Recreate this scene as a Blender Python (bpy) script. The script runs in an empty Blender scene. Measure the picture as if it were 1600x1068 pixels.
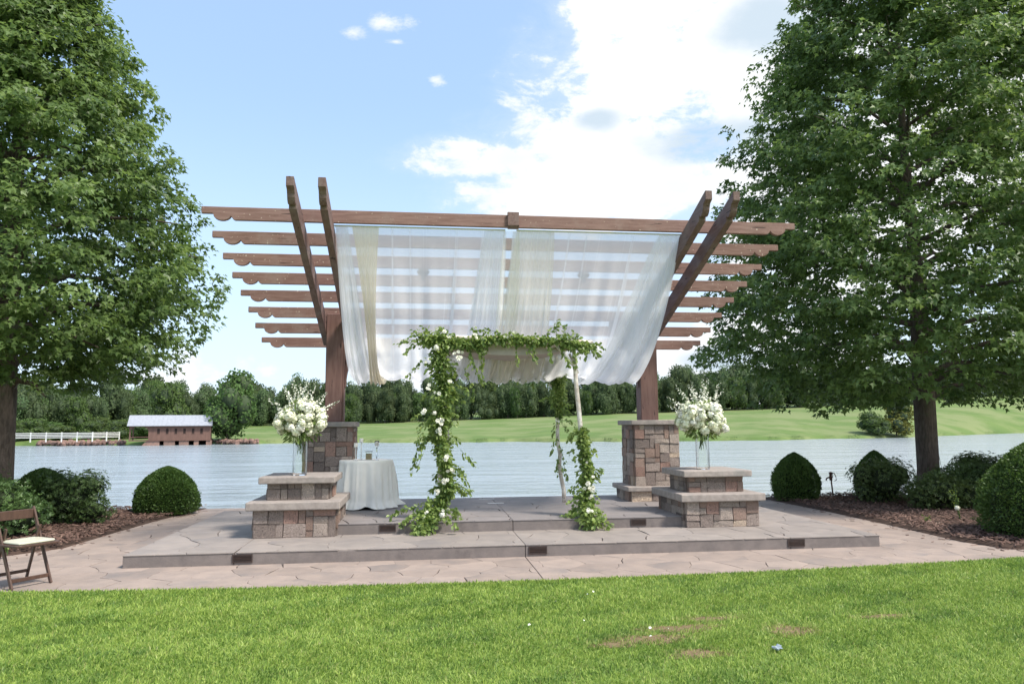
import bpy, bmesh, math, random
import numpy as np
from mathutils import Matrix, Vector
R = math.radians
rng = np.random.default_rng(7)
random.seed(7)
S = bpy.context.scene
COL = S.collection

# ------------------------------------------------------------------ camera
cam_d = bpy.data.cameras.new('camera')
cam = bpy.data.objects.new('camera', cam_d); COL.objects.link(cam)
right = Vector((0.99221, -0.12450, -0.00661)); up = Vector((-0.0074, -0.11210, 0.99367))
back = right.cross(up).normalized(); up = back.cross(right).normalized(); right.normalize()
cam.matrix_world = Matrix(((right.x, up.x, back.x, 0), (right.y, up.y, back.y, 0), (right.z, up.z, back.z, 1.65), (0, 0, 0, 1)))
cam_d.sensor_width = 36; cam_d.lens = 1148 / 1600 * 36
cam_d.clip_start = 0.05; cam_d.clip_end = 6000
S.camera = cam

# ------------------------------------------------------------------ light
SUN_EL, SUN_AZ = R(54), R(128)          # azimuth measured from +Y towards +X: sun high, front right
S.view_settings.view_transform = 'Standard'
S.view_settings.look = 'None'
S.view_settings.gamma = 1
S.view_settings.use_curve_mapping = False
S.view_settings.exposure = 1.08
S.cycles.transparent_max_bounces = 24
S.cycles.max_bounces = 8

sun_d = bpy.data.lights.new('sun', 'SUN'); sun_d.energy = 2.65; sun_d.angle = R(10); sun_d.color = (1, .925, .82)
sun = bpy.data.objects.new('sun', sun_d); COL.objects.link(sun)
sd = Vector((math.sin(SUN_AZ) * math.cos(SUN_EL), math.cos(SUN_AZ) * math.cos(SUN_EL), math.sin(SUN_EL)))
sun.rotation_euler = sd.to_track_quat('Z', 'Y').to_euler(); sun.location = (0, 0, 40)


class NT:
    """small helper for node trees"""
    def __init__(s, tree): s.t = tree; s.n = tree.nodes; s.l = tree.links
    def new(s, typ, **kw):
        n = s.n.new(typ)
        for k, v in kw.items():
            if k.startswith('i_'):
                key = k[2:]; key = int(key) if key.isdigit() else key.replace('_', ' ')
                n.inputs[key].default_value = v
            else: setattr(n, k, v)
        return n
    def link(s, a, b): s.l.new(a, b)
    def m(s, op, a, b=None, c=None, clamp=False):
        n = s.n.new('ShaderNodeMath'); n.operation = op; n.use_clamp = clamp
        for i, v in enumerate((a, b, c)):
            if v is None: continue
            if isinstance(v, (int, float)): n.inputs[i].default_value = v
            else: s.l.new(v, n.inputs[i])
        return n.outputs[0]
    def mix(s, f, a, b):
        n = s.n.new('ShaderNodeMix'); n.data_type = 'RGBA'
        for k, v in ((0, f), (6, a), (7, b)):
            if isinstance(v, (int, float)): n.inputs[k].default_value = v
            elif isinstance(v, (tuple, list)): n.inputs[k].default_value = (*v[:3], 1)
            else: s.l.new(v, n.inputs[k])
        return n.outputs[2]
    def ramp(s, f, a, b, lo=0., hi=1.):
        n = s.n.new('ShaderNodeMapRange'); n.clamp = True; n.interpolation_type = 'SMOOTHSTEP'
        s.l.new(f, n.inputs[0]); n.inputs[1].default_value = a; n.inputs[2].default_value = b
        n.inputs[3].default_value = lo; n.inputs[4].default_value = hi
        return n.outputs[0]


W = bpy.data.worlds.new('World'); S.world = W; W.use_nodes = True
w = NT(W.node_tree); w.n.clear()
sky = w.new('ShaderNodeTexSky', sky_type='NISHITA', sun_disc=False, sun_elevation=SUN_EL, sun_rotation=SUN_AZ,
            altitude=200, air_density=1.0, dust_density=1.6, ozone_density=1.4)
tc = w.new('ShaderNodeTexCoord'); sep = w.new('ShaderNodeSeparateXYZ'); w.link(tc.outputs['Generated'], sep.inputs[0])
az = w.m('ARCTAN2', sep.outputs[0], sep.outputs[1]); el = w.m('ARCSINE', sep.outputs[2])
def blobs(lst):
    out = None
    for a, e, sa, se in lst:
        u = w.m('MULTIPLY', w.m('SUBTRACT', az, a), 1 / sa); v = w.m('MULTIPLY', w.m('SUBTRACT', el, e), 1 / se)
        d = w.m('SUBTRACT', 1.0, w.m('SQRT', w.m('ADD', w.m('MULTIPLY', u, u), w.m('MULTIPLY', v, v))))
        out = d if out is None else w.m('MAXIMUM', out, d)
    return out
CB = [(0.318, 0.443, 0.16, 0.096), (0.235, 0.36, 0.15, 0.062), (0.105, 0.357, 0.125, 0.026), (0.287, 0.309, 0.205, 0.055), (0.473, 0.477, 0.187, 0.14),
      (0.592, 0.279, 0.2, 0.2), (0.275, 0.53, 0.09, 0.05), (0.43, 0.074, 0.19, 0.067), (0.85, 0.35, 0.35, 0.22), (1.6, .45, .5, .25), (2.5, .3, .6, .22), (-2.2, .35, .5, .2), (-1.2, .3, .25, .12), (-2.8, .8, .5, .25), (1.2, .95, .7, .2)]
CS = [(-0.293, 0.064, 0.09, 0.045), (-0.099, 0.502, 0.027, 0.013), (-0.049, 0.515, 0.037, 0.013), (0.021, 0.452, 0.02, 0.008), (-0.037, 0.495, 0.018, 0.005), (-0.013, 0.052, 0.15, 0.022)]
CG = [(0.401, 0.372, 0.115, 0.036), (0.48, 0.50, 0.09, 0.055), (0.25, 0.404, 0.05, 0.02), (0.398, 0.086, 0.08, 0.022), (.62, .4, .12, .04), (2.4, .25, .4, .12), (1.6, .4, .3, .12)]
mp = w.new('ShaderNodeMapping'); w.link(tc.outputs['Generated'], mp.inputs[0]); mp.inputs['Scale'].default_value = (1, 1, 1.9)
n1 = w.new('ShaderNodeTexNoise', noise_dimensions='3D'); w.link(mp.outputs[0], n1.inputs['Vector'])
n1.inputs['Scale'].default_value = 11; n1.inputs['Detail'].default_value = 9; n1.inputs['Roughness'].default_value = .66; n1.inputs['Distortion'].default_value = .25
n2 = w.new('ShaderNodeTexNoise'); w.link(mp.outputs[0], n2.inputs['Vector'])
n2.inputs['Scale'].default_value = 5; n2.inputs['Detail'].default_value = 7; n2.inputs['Roughness'].default_value = .55
nz = w.m('SUBTRACT', n1.outputs[0], .5)
big = w.ramp(w.m('ADD', blobs(CB), w.m('MULTIPLY', nz, 2.9)), -.16, .40)
small = w.ramp(w.m('ADD', blobs(CS), w.m('MULTIPLY', nz, 4.6)), .1, 1.1)
veil = w.ramp(w.m('ADD', blobs(CB), w.m('MULTIPLY', nz, 1.6)), -.5, .5, 0, .35)
cov = w.m('MAXIMUM', w.m('MAXIMUM', big, small), veil)
gn = w.m('SUBTRACT', n2.outputs[0], .5)
grey = w.ramp(w.m('ADD', blobs(CG), w.m('MULTIPLY', gn, 2.2)), -.05, .7)
grey2 = w.ramp(n2.outputs[0], .42, .72, 0, .38)
gr = w.m('MAXIMUM', grey, grey2)
ccol = w.mix(gr, (.53, .54, .55), (.33, .39, .445))
lp = w.ramp(el, -0.02, .44, 0.60, 0.0)       # milky summer air towards the horizon
skyc = w.new('ShaderNodeVectorMath', operation='SCALE'); w.link(sky.outputs[0], skyc.inputs[0]); skyc.inputs['Scale'].default_value = .108
SKYM = w.mix(.42, skyc.outputs[0], (.35, .50, .70))
base = w.mix(lp, SKYM, (.44, .53, .62))
fin = w.mix(cov, base, ccol)
bgn = w.new('ShaderNodeBackground'); w.link(fin, bgn.inputs[0]); bgn.inputs[1].default_value = 1.0
wo = w.new('ShaderNodeOutputWorld'); w.link(bgn.outputs[0], wo.inputs[0])

# ------------------------------------------------------------------ materials
def new_mat(name):
    m = bpy.data.materials.new(name); m.use_nodes = True
    t = NT(m.node_tree); t.n.clear()
    return m, t
def finish(m, t, shader, disp=None):
    o = t.new('ShaderNodeOutputMaterial'); t.link(shader, o.inputs[0]); return m
def coords(t, which='Object'):
    return t.new('ShaderNodeTexCoord').outputs[which]
def noise(t, vec, scale, detail=4, rough=.55, scl=None, dist=0.):
    if scl:
        mpn = t.new('ShaderNodeMapping'); t.link(vec, mpn.inputs[0]); mpn.inputs['Scale'].default_value = scl; vec = mpn.outputs[0]
    n = t.new('ShaderNodeTexNoise'); t.link(vec, n.inputs['Vector'])
    n.inputs['Scale'].default_value = scale; n.inputs['Detail'].default_value = detail; n.inputs['Roughness'].default_value = rough; n.inputs['Distortion'].default_value = dist
    return n.outputs[0]
def surf(name, c1, c2, scale=8, rough=.8, bump=.0, bscale=60, c3=None, s3=1.5, f3=(.5, .7), scl=None, objvar=.0, spec=.3, detail=5, metal=0., bdist=.01, speck=None):
    """noise coloured rough surface; objvar = brightness variation from object to object"""
    m, t = new_mat(name); v = coords(t)
    if objvar:
        oi = t.new('ShaderNodeObjectInfo'); off = t.new('ShaderNodeVectorMath', operation='MULTIPLY_ADD')
        cmb = t.new('ShaderNodeCombineXYZ'); 
        for i in range(3): t.link(oi.outputs['Random'], cmb.inputs[i])
        t.link(cmb.outputs[0], off.inputs[0]); off.inputs[1].default_value = (37, 53, 71); t.link(v, off.inputs[2]); v = off.outputs[0]
    f = t.ramp(noise(t, v, scale, detail, .6, scl), .3, .7)
    c = t.mix(f, c1, c2)
    if c3: c = t.mix(t.ramp(noise(t, v, s3, 5, .65), f3[0], f3[1]), c, c3)
    if speck:
        c = t.mix(t.ramp(noise(t, v, speck[1], 2, .5), speck[2], speck[2] + .06), c, speck[0])
    if name.startswith('stained'):
        c = t.mix(t.ramp(noise(t, v, 3.2, 3, .5, (scl[0] * .9, scl[1] * 1.6, scl[2] * 1.6)), .66, .70), c, (.03, .018, .015))
    if objvar:
        h = t.new('ShaderNodeHueSaturation'); t.link(c, h.inputs['Color']); t.link(t.m('MULTIPLY_ADD', oi.outputs['Random'], 2 * objvar, 1 - objvar), h.inputs['Value']); c = h.outputs[0]
    p = t.new('ShaderNodeBsdfPrincipled'); t.link(c, p.inputs['Base Color']); p.inputs['Roughness'].default_value = rough
    p.inputs['Specular IOR Level'].default_value = spec; p.inputs['Metallic'].default_value = metal
    if bump:
        b = t.new('ShaderNodeBump'); b.inputs['Strength'].default_value = bump; b.inputs['Distance'].default_value = bdist
        t.link(noise(t, v, bscale, 6, .65, scl), b.inputs['Height']); t.link(b.outputs[0], p.inputs['Normal'])
    return finish(m, t, p.outputs[0])
def leafmat(name, dark, light, trans=.32, tcol=None, rough=.5, spec=.35, objvar=.0):
    """leaves: mesh attribute 'tint' (0..1) varies leaf by leaf"""
    m, t = new_mat(name)
    a = t.new('ShaderNodeAttribute', attribute_name='tint')
    c = t.mix(a.outputs['Fac'], dark, light)
    if objvar:
        oi = t.new('ShaderNodeObjectInfo'); h = t.new('ShaderNodeHueSaturation'); t.link(c, h.inputs['Color'])
        t.link(t.m('MULTIPLY_ADD', oi.outputs['Random'], 2 * objvar, 1 - objvar), h.inputs['Value'])
        t.link(t.m('MULTIPLY_ADD', oi.outputs['Random'], .03, .485), h.inputs['Hue']); c = h.outputs[0]
    p = t.new('ShaderNodeBsdfPrincipled'); t.link(c, p.inputs['Base Color']); p.inputs['Roughness'].default_value = rough; p.inputs['Specular IOR Level'].default_value = spec
    tr = t.new('ShaderNodeBsdfTranslucent')
    h2 = t.new('ShaderNodeHueSaturation'); t.link(c, h2.inputs['Color']); h2.inputs['Hue'].default_value = .486; h2.inputs['Saturation'].default_value = 1.1; h2.inputs['Value'].default_value = 1.5
    t.link(h2.outputs[0], tr.inputs[0])
    mx = t.new('ShaderNodeMixShader'); mx.inputs[0].default_value = trans; t.link(p.outputs[0], mx.inputs[1]); t.link(tr.outputs[0], mx.inputs[2])
    return finish(m, t, mx.outputs[0])

M = {}
M['wood'] = surf('stained_redwood', (.175, .098, .080), (.245, .150, .126), 5, .62, .5, 40, c3=(.25, .175, .15), s3=2.2, f3=(.5, .75), scl=(.6, 6, 6), objvar=.10, spec=.3, speck=((.50, .42, .34), 26, .68))
M['woodY'] = surf('stained_redwood_along', (.125, .075, .065), (.19, .122, .108), 5, .6, .5, 40, c3=(.20, .155, .14), s3=2.2, f3=(.48, .72), scl=(6, .6, 6), objvar=.10, spec=.35)
M['woodZ'] = surf('stained_redwood_post', (.135, .074, .062), (.185, .108, .092), 5, .62, .5, 40, scl=(6, 6, .6), objvar=.06, spec=.35)
M['cap'] = surf('cast_stone_cap', (.36, .315, .285), (.27, .235, .215), 14, .85, .6, 50, c3=(.24, .225, .21), s3=3, objvar=.05)
ST = [((.24, .20, .185), (.155, .13, .122)), ((.31, .265, .24), (.19, .162, .15)), ((.245, .155, .132), (.175, .125, .11)),
      ((.175, .145, .135), (.115, .097, .092)), ((.42, .35, .29), (.27, .21, .17)), ((.235, .165, .14), (.175, .135, .12))]
ST = [(tuple(x * y for x, y in zip(a, (1.72, 1.68, 1.60))), tuple(x * y for x, y in zip(b, (1.72, 1.68, 1.60)))) for a, b in ST]
STM = [surf('ashlar_stone_%s' % n, a, b, 12, .9, 1.0, 26, c3=tuple(min(1, x * 1.5) for x in a), s3=9, f3=(.55, .72), objvar=.13, bdist=.03, speck=(tuple(x * .55 for x in b), 11, .60))
       for n, (a, b) in zip(('grey', 'warm_grey', 'rust', 'dark', 'tan', 'brown'), ST)]
M['mortar'] = surf('mortar', (.24, .21, .19), (.18, .16, .145), 30, .95, .4, 80)
M['patio'] = surf('stamped_concrete_pink', (.345, .275, .235), (.275, .225, .198), 3.2, .78, .5, 45, c3=(.225, .195, .182), s3=1.1, f3=(.5, .75), objvar=.09, spec=.3)
M['slab'] = surf('stamped_concrete_grey', (.305, .265, .240), (.245, .217, .200), 2.6, .76, .5, 45, c3=(.225, .205, .20), s3=1.0, f3=(.5, .75), objvar=.085, spec=.3)
M['slab2'] = surf('stamped_concrete_shaded', (.235, .21, .205), (.185, .17, .168), 2.6, .75, .5, 45, c3=(.26, .23, .22), s3=1.3, f3=(.5, .75), objvar=.05, spec=.32)  # darker copy of the grey concrete, pergola shade put into the colour
M['riser'] = surf('concrete_riser', (.215, .185, .172), (.165, .144, .136), 5, .85, .5, 60, c3=(.115, .10, .097), s3=3.0, f3=(.52, .75))
M['joint'] = surf('joint_dirt', (.085, .066, .058), (.06, .048, .044), 20, .95, .3, 60)
M['soil'] = surf('bed_soil', (.05, .032, .025), (.08, .052, .04), 9, .95, .8, 40)
M['bark_chip'] = None
M['box_leaf'] = leafmat('boxwood_leaf', (.038, .080, .020), (.110, .180, .045), .28, rough=.42, objvar=.12)
M['az_leaf'] = leafmat('azalea_leaf', (.042, .080, .027), (.125, .190, .062), .30, rough=.38, objvar=.15)
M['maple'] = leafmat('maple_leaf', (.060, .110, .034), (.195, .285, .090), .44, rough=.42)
M['vine'] = leafmat('smilax_leaf', (.070, .135, .032), (.33, .43, .14), .40, rough=.4)
M['weed'] = leafmat('weed_leaf', (.10, .17, .04), (.22, .30, .07), .35)
M['far_leaf'] = leafmat('far_leaf', (.066, .105, .050), (.135, .185, .082), .30, rough=.7, spec=.15, objvar=.34)
M['far_leaf_light'] = leafmat('far_leaf_light', (.062, .11, .034), (.12, .175, .055), .25, rough=.7, spec=.15, objvar=.12)
M['far_leaf_yellow'] = leafmat('far_leaf_yellow', (.10, .12, .03), (.19, .19, .05), .2, rough=.7, spec=.15)
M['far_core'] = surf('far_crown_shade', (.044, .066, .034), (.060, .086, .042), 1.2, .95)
M['leaf_core'] = surf('shaded_interior', (.012, .022, .009), (.022, .032, .013), 20, .95)  # near-black green, the shade inside bushes painted as colour
M['bark'] = surf('maple_bark', (.165, .130, .110), (.085, .066, .056), 9, .9, 1.0, 26, c3=(.10, .115, .07), s3=2.6, f3=(.55, .72), scl=(3, 3, .7), bdist=.03)
M['birch'] = None
M['white_fabric'] = surf('white_linen', (.92, .89, .82), (.87, .845, .78), 6, .85, .3, 300, spec=.2)
M['white_paint'] = surf('white_paint', (.78, .78, .76), (.70, .70, .67), 3, .5)
M['ivory'] = surf('ivory_petal', (.86, .86, .70), (.70, .74, .52), 30, .6, objvar=.06, spec=.2)
M['white_petal'] = surf('white_petal', (.86, .86, .78), (.78, .78, .66), 30, .6, objvar=.04, spec=.2)
M['stem'] = surf('green_stem', (.07, .13, .04), (.04, .09, .03), 20, .6)
M['dark_metal'] = surf('bronze_metal', (.055, .034, .028), (.035, .024, .022), 30, .5, .2, 90, spec=.5)
M['rust'] = surf('rusty_iron', (.16, .075, .05), (.09, .045, .035), 30, .8, .6, 80)
M['chair'] = surf('walnut_stain', (.060, .032, .022), (.095, .052, .036), 8, .42, .2, 60, scl=(4, 4, .6), spec=.5)
M['cushion'] = surf('ivory_vinyl', (.58, .57, .45), (.52, .51, .40), 10, .45, spec=.4)
M['tin'] = surf('tin_roof', (.35, .37, .41), (.29, .31, .35), 2, .45, .2, 8, metal=.0, spec=.6)
M['barn'] = surf('brown_boards', (.185, .108, .086), (.14, .082, .066), 3, .8, .4, 6, scl=(1, 1, .15))
M['barn_dark'] = surf('shaded_boards', (.03, .02, .018), (.045, .03, .026), 3, .9)  # near-black copy of the brown boards, interior shade put into the colour
M['rock'] = surf('red_riprap', (.30, .185, .15), (.20, .14, .12), 2, .9, .6, 8, objvar=.15)
M['parchment'] = surf('beige_canopy', (.50, .44, .40), (.44, .385, .35), 12, .9, .3, 120)
M['sand'] = surf('sand_fill', (.44, .33, .24), (.36, .27, .2), 60, .95)
M['plastic'] = surf('clear_wrap', (.32, .38, .42), (.18, .23, .28), 60, .2, spec=.6)

def mk_birch():
    m, t = new_mat('birch_bark'); v = coords(t)
    f = t.ramp(noise(t, v, 9, 4, .6), .35, .65)
    c = t.mix(f, (.74, .70, .63), (.52, .45, .38))
    c = t.mix(t.ramp(noise(t, v, 14, 3, .5, (1, 1, 3.2)), .63, .68), c, (.10, .06, .045))
    p = t.new('ShaderNodeBsdfPrincipled'); t.link(c, p.inputs['Base Color']); p.inputs['Roughness'].default_value = .75
    return finish(m, t, p.outputs[0])
M['birch'] = mk_birch()
def mk_chip():
    m, t = new_mat('bark_chip')
    a = t.new('ShaderNodeAttribute', attribute_name='tint')
    cr = t.new('ShaderNodeValToRGB'); e = cr.color_ramp.elements
    e[0].position = 0; e[0].color = (.055, .032, .025, 1); e[1].position = 1; e[1].color = (.40, .30, .24, 1)
    x = cr.color_ramp.elements.new(.45); x.color = (.135, .078, .060, 1); x = cr.color_ramp.elements.new(.8); x.color = (.22, .14, .11, 1)
    t.link(a.outputs['Fac'], cr.inputs[0])
    p = t.new('ShaderNodeBsdfPrincipled'); t.link(cr.outputs[0], p.inputs['Base Color']); p.inputs['Roughness'].default_value = .85
    return finish(m, t, p.outputs[0])
M['bark_chip'] = mk_chip()
def mk_grassblade():
    m, t = new_mat('grass_blade')
    a = t.new('ShaderNodeAttribute', attribute_name='tint')
    cr = t.new('ShaderNodeValToRGB'); e = cr.color_ramp.elements
    e[0].position = 0; e[0].color = (.10, .175, .045, 1); e[1].position = 1; e[1].color = (.34, .36, .13, 1)
    for pos, c in ((.35, (.175, .295, .056, 1)), (.6, (.345, .465, .095, 1)), (.85, (.44, .53, .15, 1))):
        x = cr.color_ramp.elements.new(pos); x.color = c
    t.link(a.outputs['Fac'], cr.inputs[0])
    p = t.new('ShaderNodeBsdfPrincipled'); t.link(cr.outputs[0], p.inputs['Base Color']); p.inputs['Roughness'].default_value = .45; p.inputs['Specular IOR Level'].default_value = .3
    tr = t.new('ShaderNodeBsdfTranslucent'); t.link(cr.outputs[0], tr.inputs[0])
    mx = t.new('ShaderNodeMixShader'); mx.inputs[0].default_value = .35; t.link(p.outputs[0], mx.inputs[1]); t.link(tr.outputs[0], mx.inputs[2])
    return finish(m, t, mx.outputs[0])
M['blade'] = mk_grassblade()
M['lawn'] = surf('lawn_thatch', (.19, .27, .06), (.14, .215, .045), 14, .95, .8, 60, c3=(.16, .14, .06), s3=2.0, f3=(.6, .8))
M['field'] = surf('mown_hill', (.128, .192, .052), (.092, .155, .040), .09, .95, .5, 3, c3=(.175, .215, .085), s3=.06, f3=(.42, .60), scl=(.10, 1.6, 1), detail=8, bdist=.2)
M['ground'] = surf('bank_earth', (.07, .09, .035), (.09, .08, .045), .5, .95, .3, 4)
M['lakebed'] = surf('lake_bed', (.03, .04, .03), (.02, .03, .025), .5, .95)

def mk_soilpatch():
    m, t = new_mat('bare_soil'); v = coords(t)
    c = t.mix(t.ramp(noise(t, v, 20, 5, .6), .3, .7), (.20, .145, .075), (.13, .095, .045))
    p = t.new('ShaderNodeBsdfPrincipled'); t.link(c, p.inputs['Base Color']); p.inputs['Roughness'].default_value = .95
    return finish(m, t, p.outputs[0])
M['bare'] = mk_soilpatch()

def mk_water():
    m, t = new_mat('lake_water'); v = coords(t)
    p = t.new('ShaderNodeBsdfPrincipled'); p.inputs['Base Color'].default_value = (.30, .345, .37, 1)
    p.inputs['Roughness'].default_value = .16; p.inputs['IOR'].default_value = 1.5; p.inputs['Specular IOR Level'].default_value = .5
    h1 = noise(t, v, 1.9, 4, .6, (.55, 1.35, 1), dist=.6)
    h2 = noise(t, v, .33, 3, .55, (.6, 1.5, 1))
    h3 = noise(t, v, .07, 3, .6, (.4, 1.8, 1))
    h = t.m('ADD', t.m('ADD', t.m('MULTIPLY', h1, .15), t.m('MULTIPLY', h2, .42)), t.m('MULTIPLY', h3, 1.2))
    b = t.new('ShaderNodeBump'); b.inputs['Strength'].default_value = 1.0; b.inputs['Distance'].default_value = 1.0
    t.link(h, b.inputs['Height']); t.link(b.outputs[0], p.inputs['Normal'])
    return finish(m, t, p.outputs[0])
M['water'] = mk_water()

def mk_sheer(name, col, alpha, lines=30):
    m, t = new_mat(name)
    uv = t.new('ShaderNodeUVMap'); sp = t.new('ShaderNodeSeparateXYZ'); t.link(uv.outputs[0], sp.inputs[0])
    cb = t.new('ShaderNodeCombineXYZ'); t.link(t.m('ADD', t.m('MULTIPLY', sp.outputs[0], lines), t.m('MULTIPLY', sp.outputs[1], 1.2)), cb.inputs[0]); t.link(t.m('MULTIPLY', sp.outputs[1], .7), cb.inputs[1])
    f = t.ramp(noise(t, cb.outputs[0], 1.0, 3, .6), .55, .70, 0, .26)
    lw = t.new('ShaderNodeLayerWeight'); lw.inputs[0].default_value = .25
    a = t.m('ADD', t.m('ADD', f, alpha), t.m('MULTIPLY', lw.outputs['Facing'], .25), clamp=True)
    d = t.new('ShaderNodeBsdfDiffuse'); d.inputs[0].default_value = (*col, 1)
    tl = t.new('ShaderNodeBsdfTranslucent'); tl.inputs[0].default_value = (*col, 1)
    mx = t.new('ShaderNodeMixShader'); mx.inputs[0].default_value = .68; t.link(d.outputs[0], mx.inputs[1]); t.link(tl.outputs[0], mx.inputs[2])
    tp = t.new('ShaderNodeBsdfTransparent')
    m2 = t.new('ShaderNodeMixShader'); t.link(a, m2.inputs[0]); t.link(tp.outputs[0], m2.inputs[1]); t.link(mx.outputs[0], m2.inputs[2])
    return finish(m, t, m2.outputs[0])
M['sheer'] = mk_sheer('sheer_white', (.95, .965, .99), .70, 26)
M['sheer_cream'] = mk_sheer('sheer_cream', (.95, .895, .76), .84, 18)
M['sheer_ivory'] = mk_sheer('sheer_ivory', (.93, .90, .82), .66, 20)
M['sheer_green'] = mk_sheer('sheer_greenish', (.94, .94, .83), .42, 10)
def mk_glass():
    m, t = new_mat('clear_glass')
    p = t.new('ShaderNodeBsdfPrincipled'); p.inputs['Base Color'].default_value = (1, 1, 1, 1); p.inputs['Roughness'].default_value = .01
    p.inputs['Transmission Weight'].default_value = 1; p.inputs['IOR'].default_value = 1.46
    return finish(m, t, p.outputs[0])
M['glass'] = mk_glass()

# ------------------------------------------------------------------ mesh helpers
def mesh(name, V, F, mat, attr=None, smooth=False, uv=None):
    V = np.asarray(V, dtype=np.float32)
    me = bpy.data.meshes.new(name)
    if isinstance(F, np.ndarray):
        n, k = F.shape
        me.vertices.add(len(V)); me.vertices.foreach_set('co', V.ravel())
        me.loops.add(n * k); me.loops.foreach_set('vertex_index', F.astype(np.int32).ravel())
        me.polygons.add(n); me.polygons.foreach_set('loop_start', np.arange(0, n * k, k, dtype=np.int32))
        me.update(calc_edges=True); me.validate()
    else:
        me.from_pydata([tuple(map(float, v)) for v in V], [], [tuple(map(int, f)) for f in F]); me.update()
    if attr is not None:
        a = me.attributes.new('tint', 'FLOAT', 'POINT'); a.data.foreach_set('value', np.asarray(attr, dtype=np.float32))
    if uv is not None:
        ul = me.uv_layers.new(name='UVMap'); li = np.empty(len(me.loops), dtype=np.int32); me.loops.foreach_get('vertex_index', li)
        ul.data.foreach_set('uv', np.asarray(uv, dtype=np.float32)[li].ravel())
    if smooth: me.polygons.foreach_set('use_smooth', np.ones(len(me.polygons), dtype=bool))
    if mat is not None: me.materials.append(mat)
    return me
def obj(name, me, parent=None, loc=(0, 0, 0), rz=0., scale=None, kind=None):
    o = bpy.data.objects.new(name, me); COL.objects.link(o); o.location = loc
    if rz: o.rotation_euler = (0, 0, rz)
    if scale is not None: o.scale = scale
    if parent is not None: o.parent = parent
    if kind: o['kind'] = kind
    return o
def tag(o, label, cat, group=None):
    o['label'] = label; o['category'] = cat
    if group: o['group'] = group
    return o
def thing(name, label, cat, loc=(0, 0, 0), rz=0., group=None):
    o = bpy.data.objects.new(name, None); COL.objects.link(o); o.location = loc; o.rotation_euler = (0, 0, rz); o.empty_display_size = .2
    return tag(o, label, cat, group)
def copy_tree(o, parent=None):
    c = o.copy(); COL.objects.link(c); c.parent = parent
    for ch in o.children: copy_tree(ch, c)
    return c
def join(parts):
    Vs, Fs, off = [], [], 0
    for V, F in parts:
        V = np.asarray(V, float); Vs.append(V); Fs += [tuple(i + off for i in f) for f in F]; off += len(V)
    return np.vstack(Vs), Fs
def box(x0, x1, y0, y1, z0, z1):
    V = [(x, y, z) for z in (z0, z1) for y in (y0, y1) for x in (x0, x1)]
    return np.array(V, float), [(0, 2, 3, 1), (4, 5, 7, 6), (0, 1, 5, 4), (2, 6, 7, 3), (0, 4, 6, 2), (1, 3, 7, 5)]
def rot(V, ax, a, c=(0, 0, 0)):
    Rm = np.array(Matrix.Rotation(a, 3, ax)); return (np.asarray(V) - c) @ Rm.T + c
def tube(P, r, n=8, cap=True):
    P = np.asarray(P, float); r = np.broadcast_to(np.asarray(r, float), (len(P),))
    T = np.gradient(P, axis=0); T /= np.linalg.norm(T, axis=1)[:, None] + 1e-9
    ref = np.array([0, 0, 1.]) if abs(T[0][2]) < .8 else np.array([1., 0, 0])
    V = []
    for p, t, rr in zip(P, T, r):
        u = np.cross(ref, t); u /= np.linalg.norm(u) + 1e-9; v = np.cross(t, u)
        for k in range(n):
            a = 2 * math.pi * k / n; V.append(p + rr * (math.cos(a) * u + math.sin(a) * v))
    F = [(i * n + k, i * n + (k + 1) % n, (i + 1) * n + (k + 1) % n, (i + 1) * n + k) for i in range(len(P) - 1) for k in range(n)]
    if cap: F += [tuple(range(n))[::-1], tuple((len(P) - 1) * n + k for k in range(n))]
    return np.array(V), F
def lathe(prof, n=24, c=(0, 0, 0)):
    V = []
    for r, z in prof:
        for k in range(n):
            a = 2 * math.pi * k / n; V.append((c[0] + r * math.cos(a), c[1] + r * math.sin(a), c[2] + z))
    F = [(i * n + k, i * n + (k + 1) % n, (i + 1) * n + (k + 1) % n, (i + 1) * n + k) for i in range(len(prof) - 1) for k in range(n)]
    if prof[0][0] > 1e-4: F.append(tuple(range(n))[::-1])
    if prof[-1][0] > 1e-4: F.append(tuple((len(prof) - 1) * n + k for k in range(n)))
    return np.array(V), F
def prism(poly, d0, d1, axis):
    """poly = list of 2-D points, extruded along the axis ('x': poly is y,z; 'y': poly is x,z; 'z': poly is x,y)"""
    n = len(poly); V = []
    for d in (d0, d1):
        for a, b in poly: V.append({'x': (d, a, b), 'y': (a, d, b), 'z': (a, b, d)}[axis])
    F = [tuple(range(n)), tuple(range(2 * n - 1, n - 1, -1))] + [(i, i + n, (i + 1) % n + n, (i + 1) % n) for i in range(n)]
    return np.array(V, float), F
def fix(me):
    bm = bmesh.new(); bm.from_mesh(me); bmesh.ops.recalc_face_normals(bm, faces=bm.faces); bm.to_mesh(me); bm.free(); return me
def part(name, VF, mat, parent, bevel=0., smooth=False, kind=None):
    """a part built in world coordinates, stored relative to its (unrotated) thing"""
    V, F = VF; root = parent
    while root is not None and root.parent is not None: root = root.parent
    V = np.asarray(V, float)
    if root is not None: V = V - np.array(root.location)
    me = fix(mesh(name, V, F, mat, smooth=smooth)); o = obj(name, me, parent, kind=kind)
    if bevel:
        b = o.modifiers.new('bevel', 'BEVEL'); b.width = bevel; b.segments = 1 if bevel < .012 else 2; b.limit_method = 'ANGLE'
    return o

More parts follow.
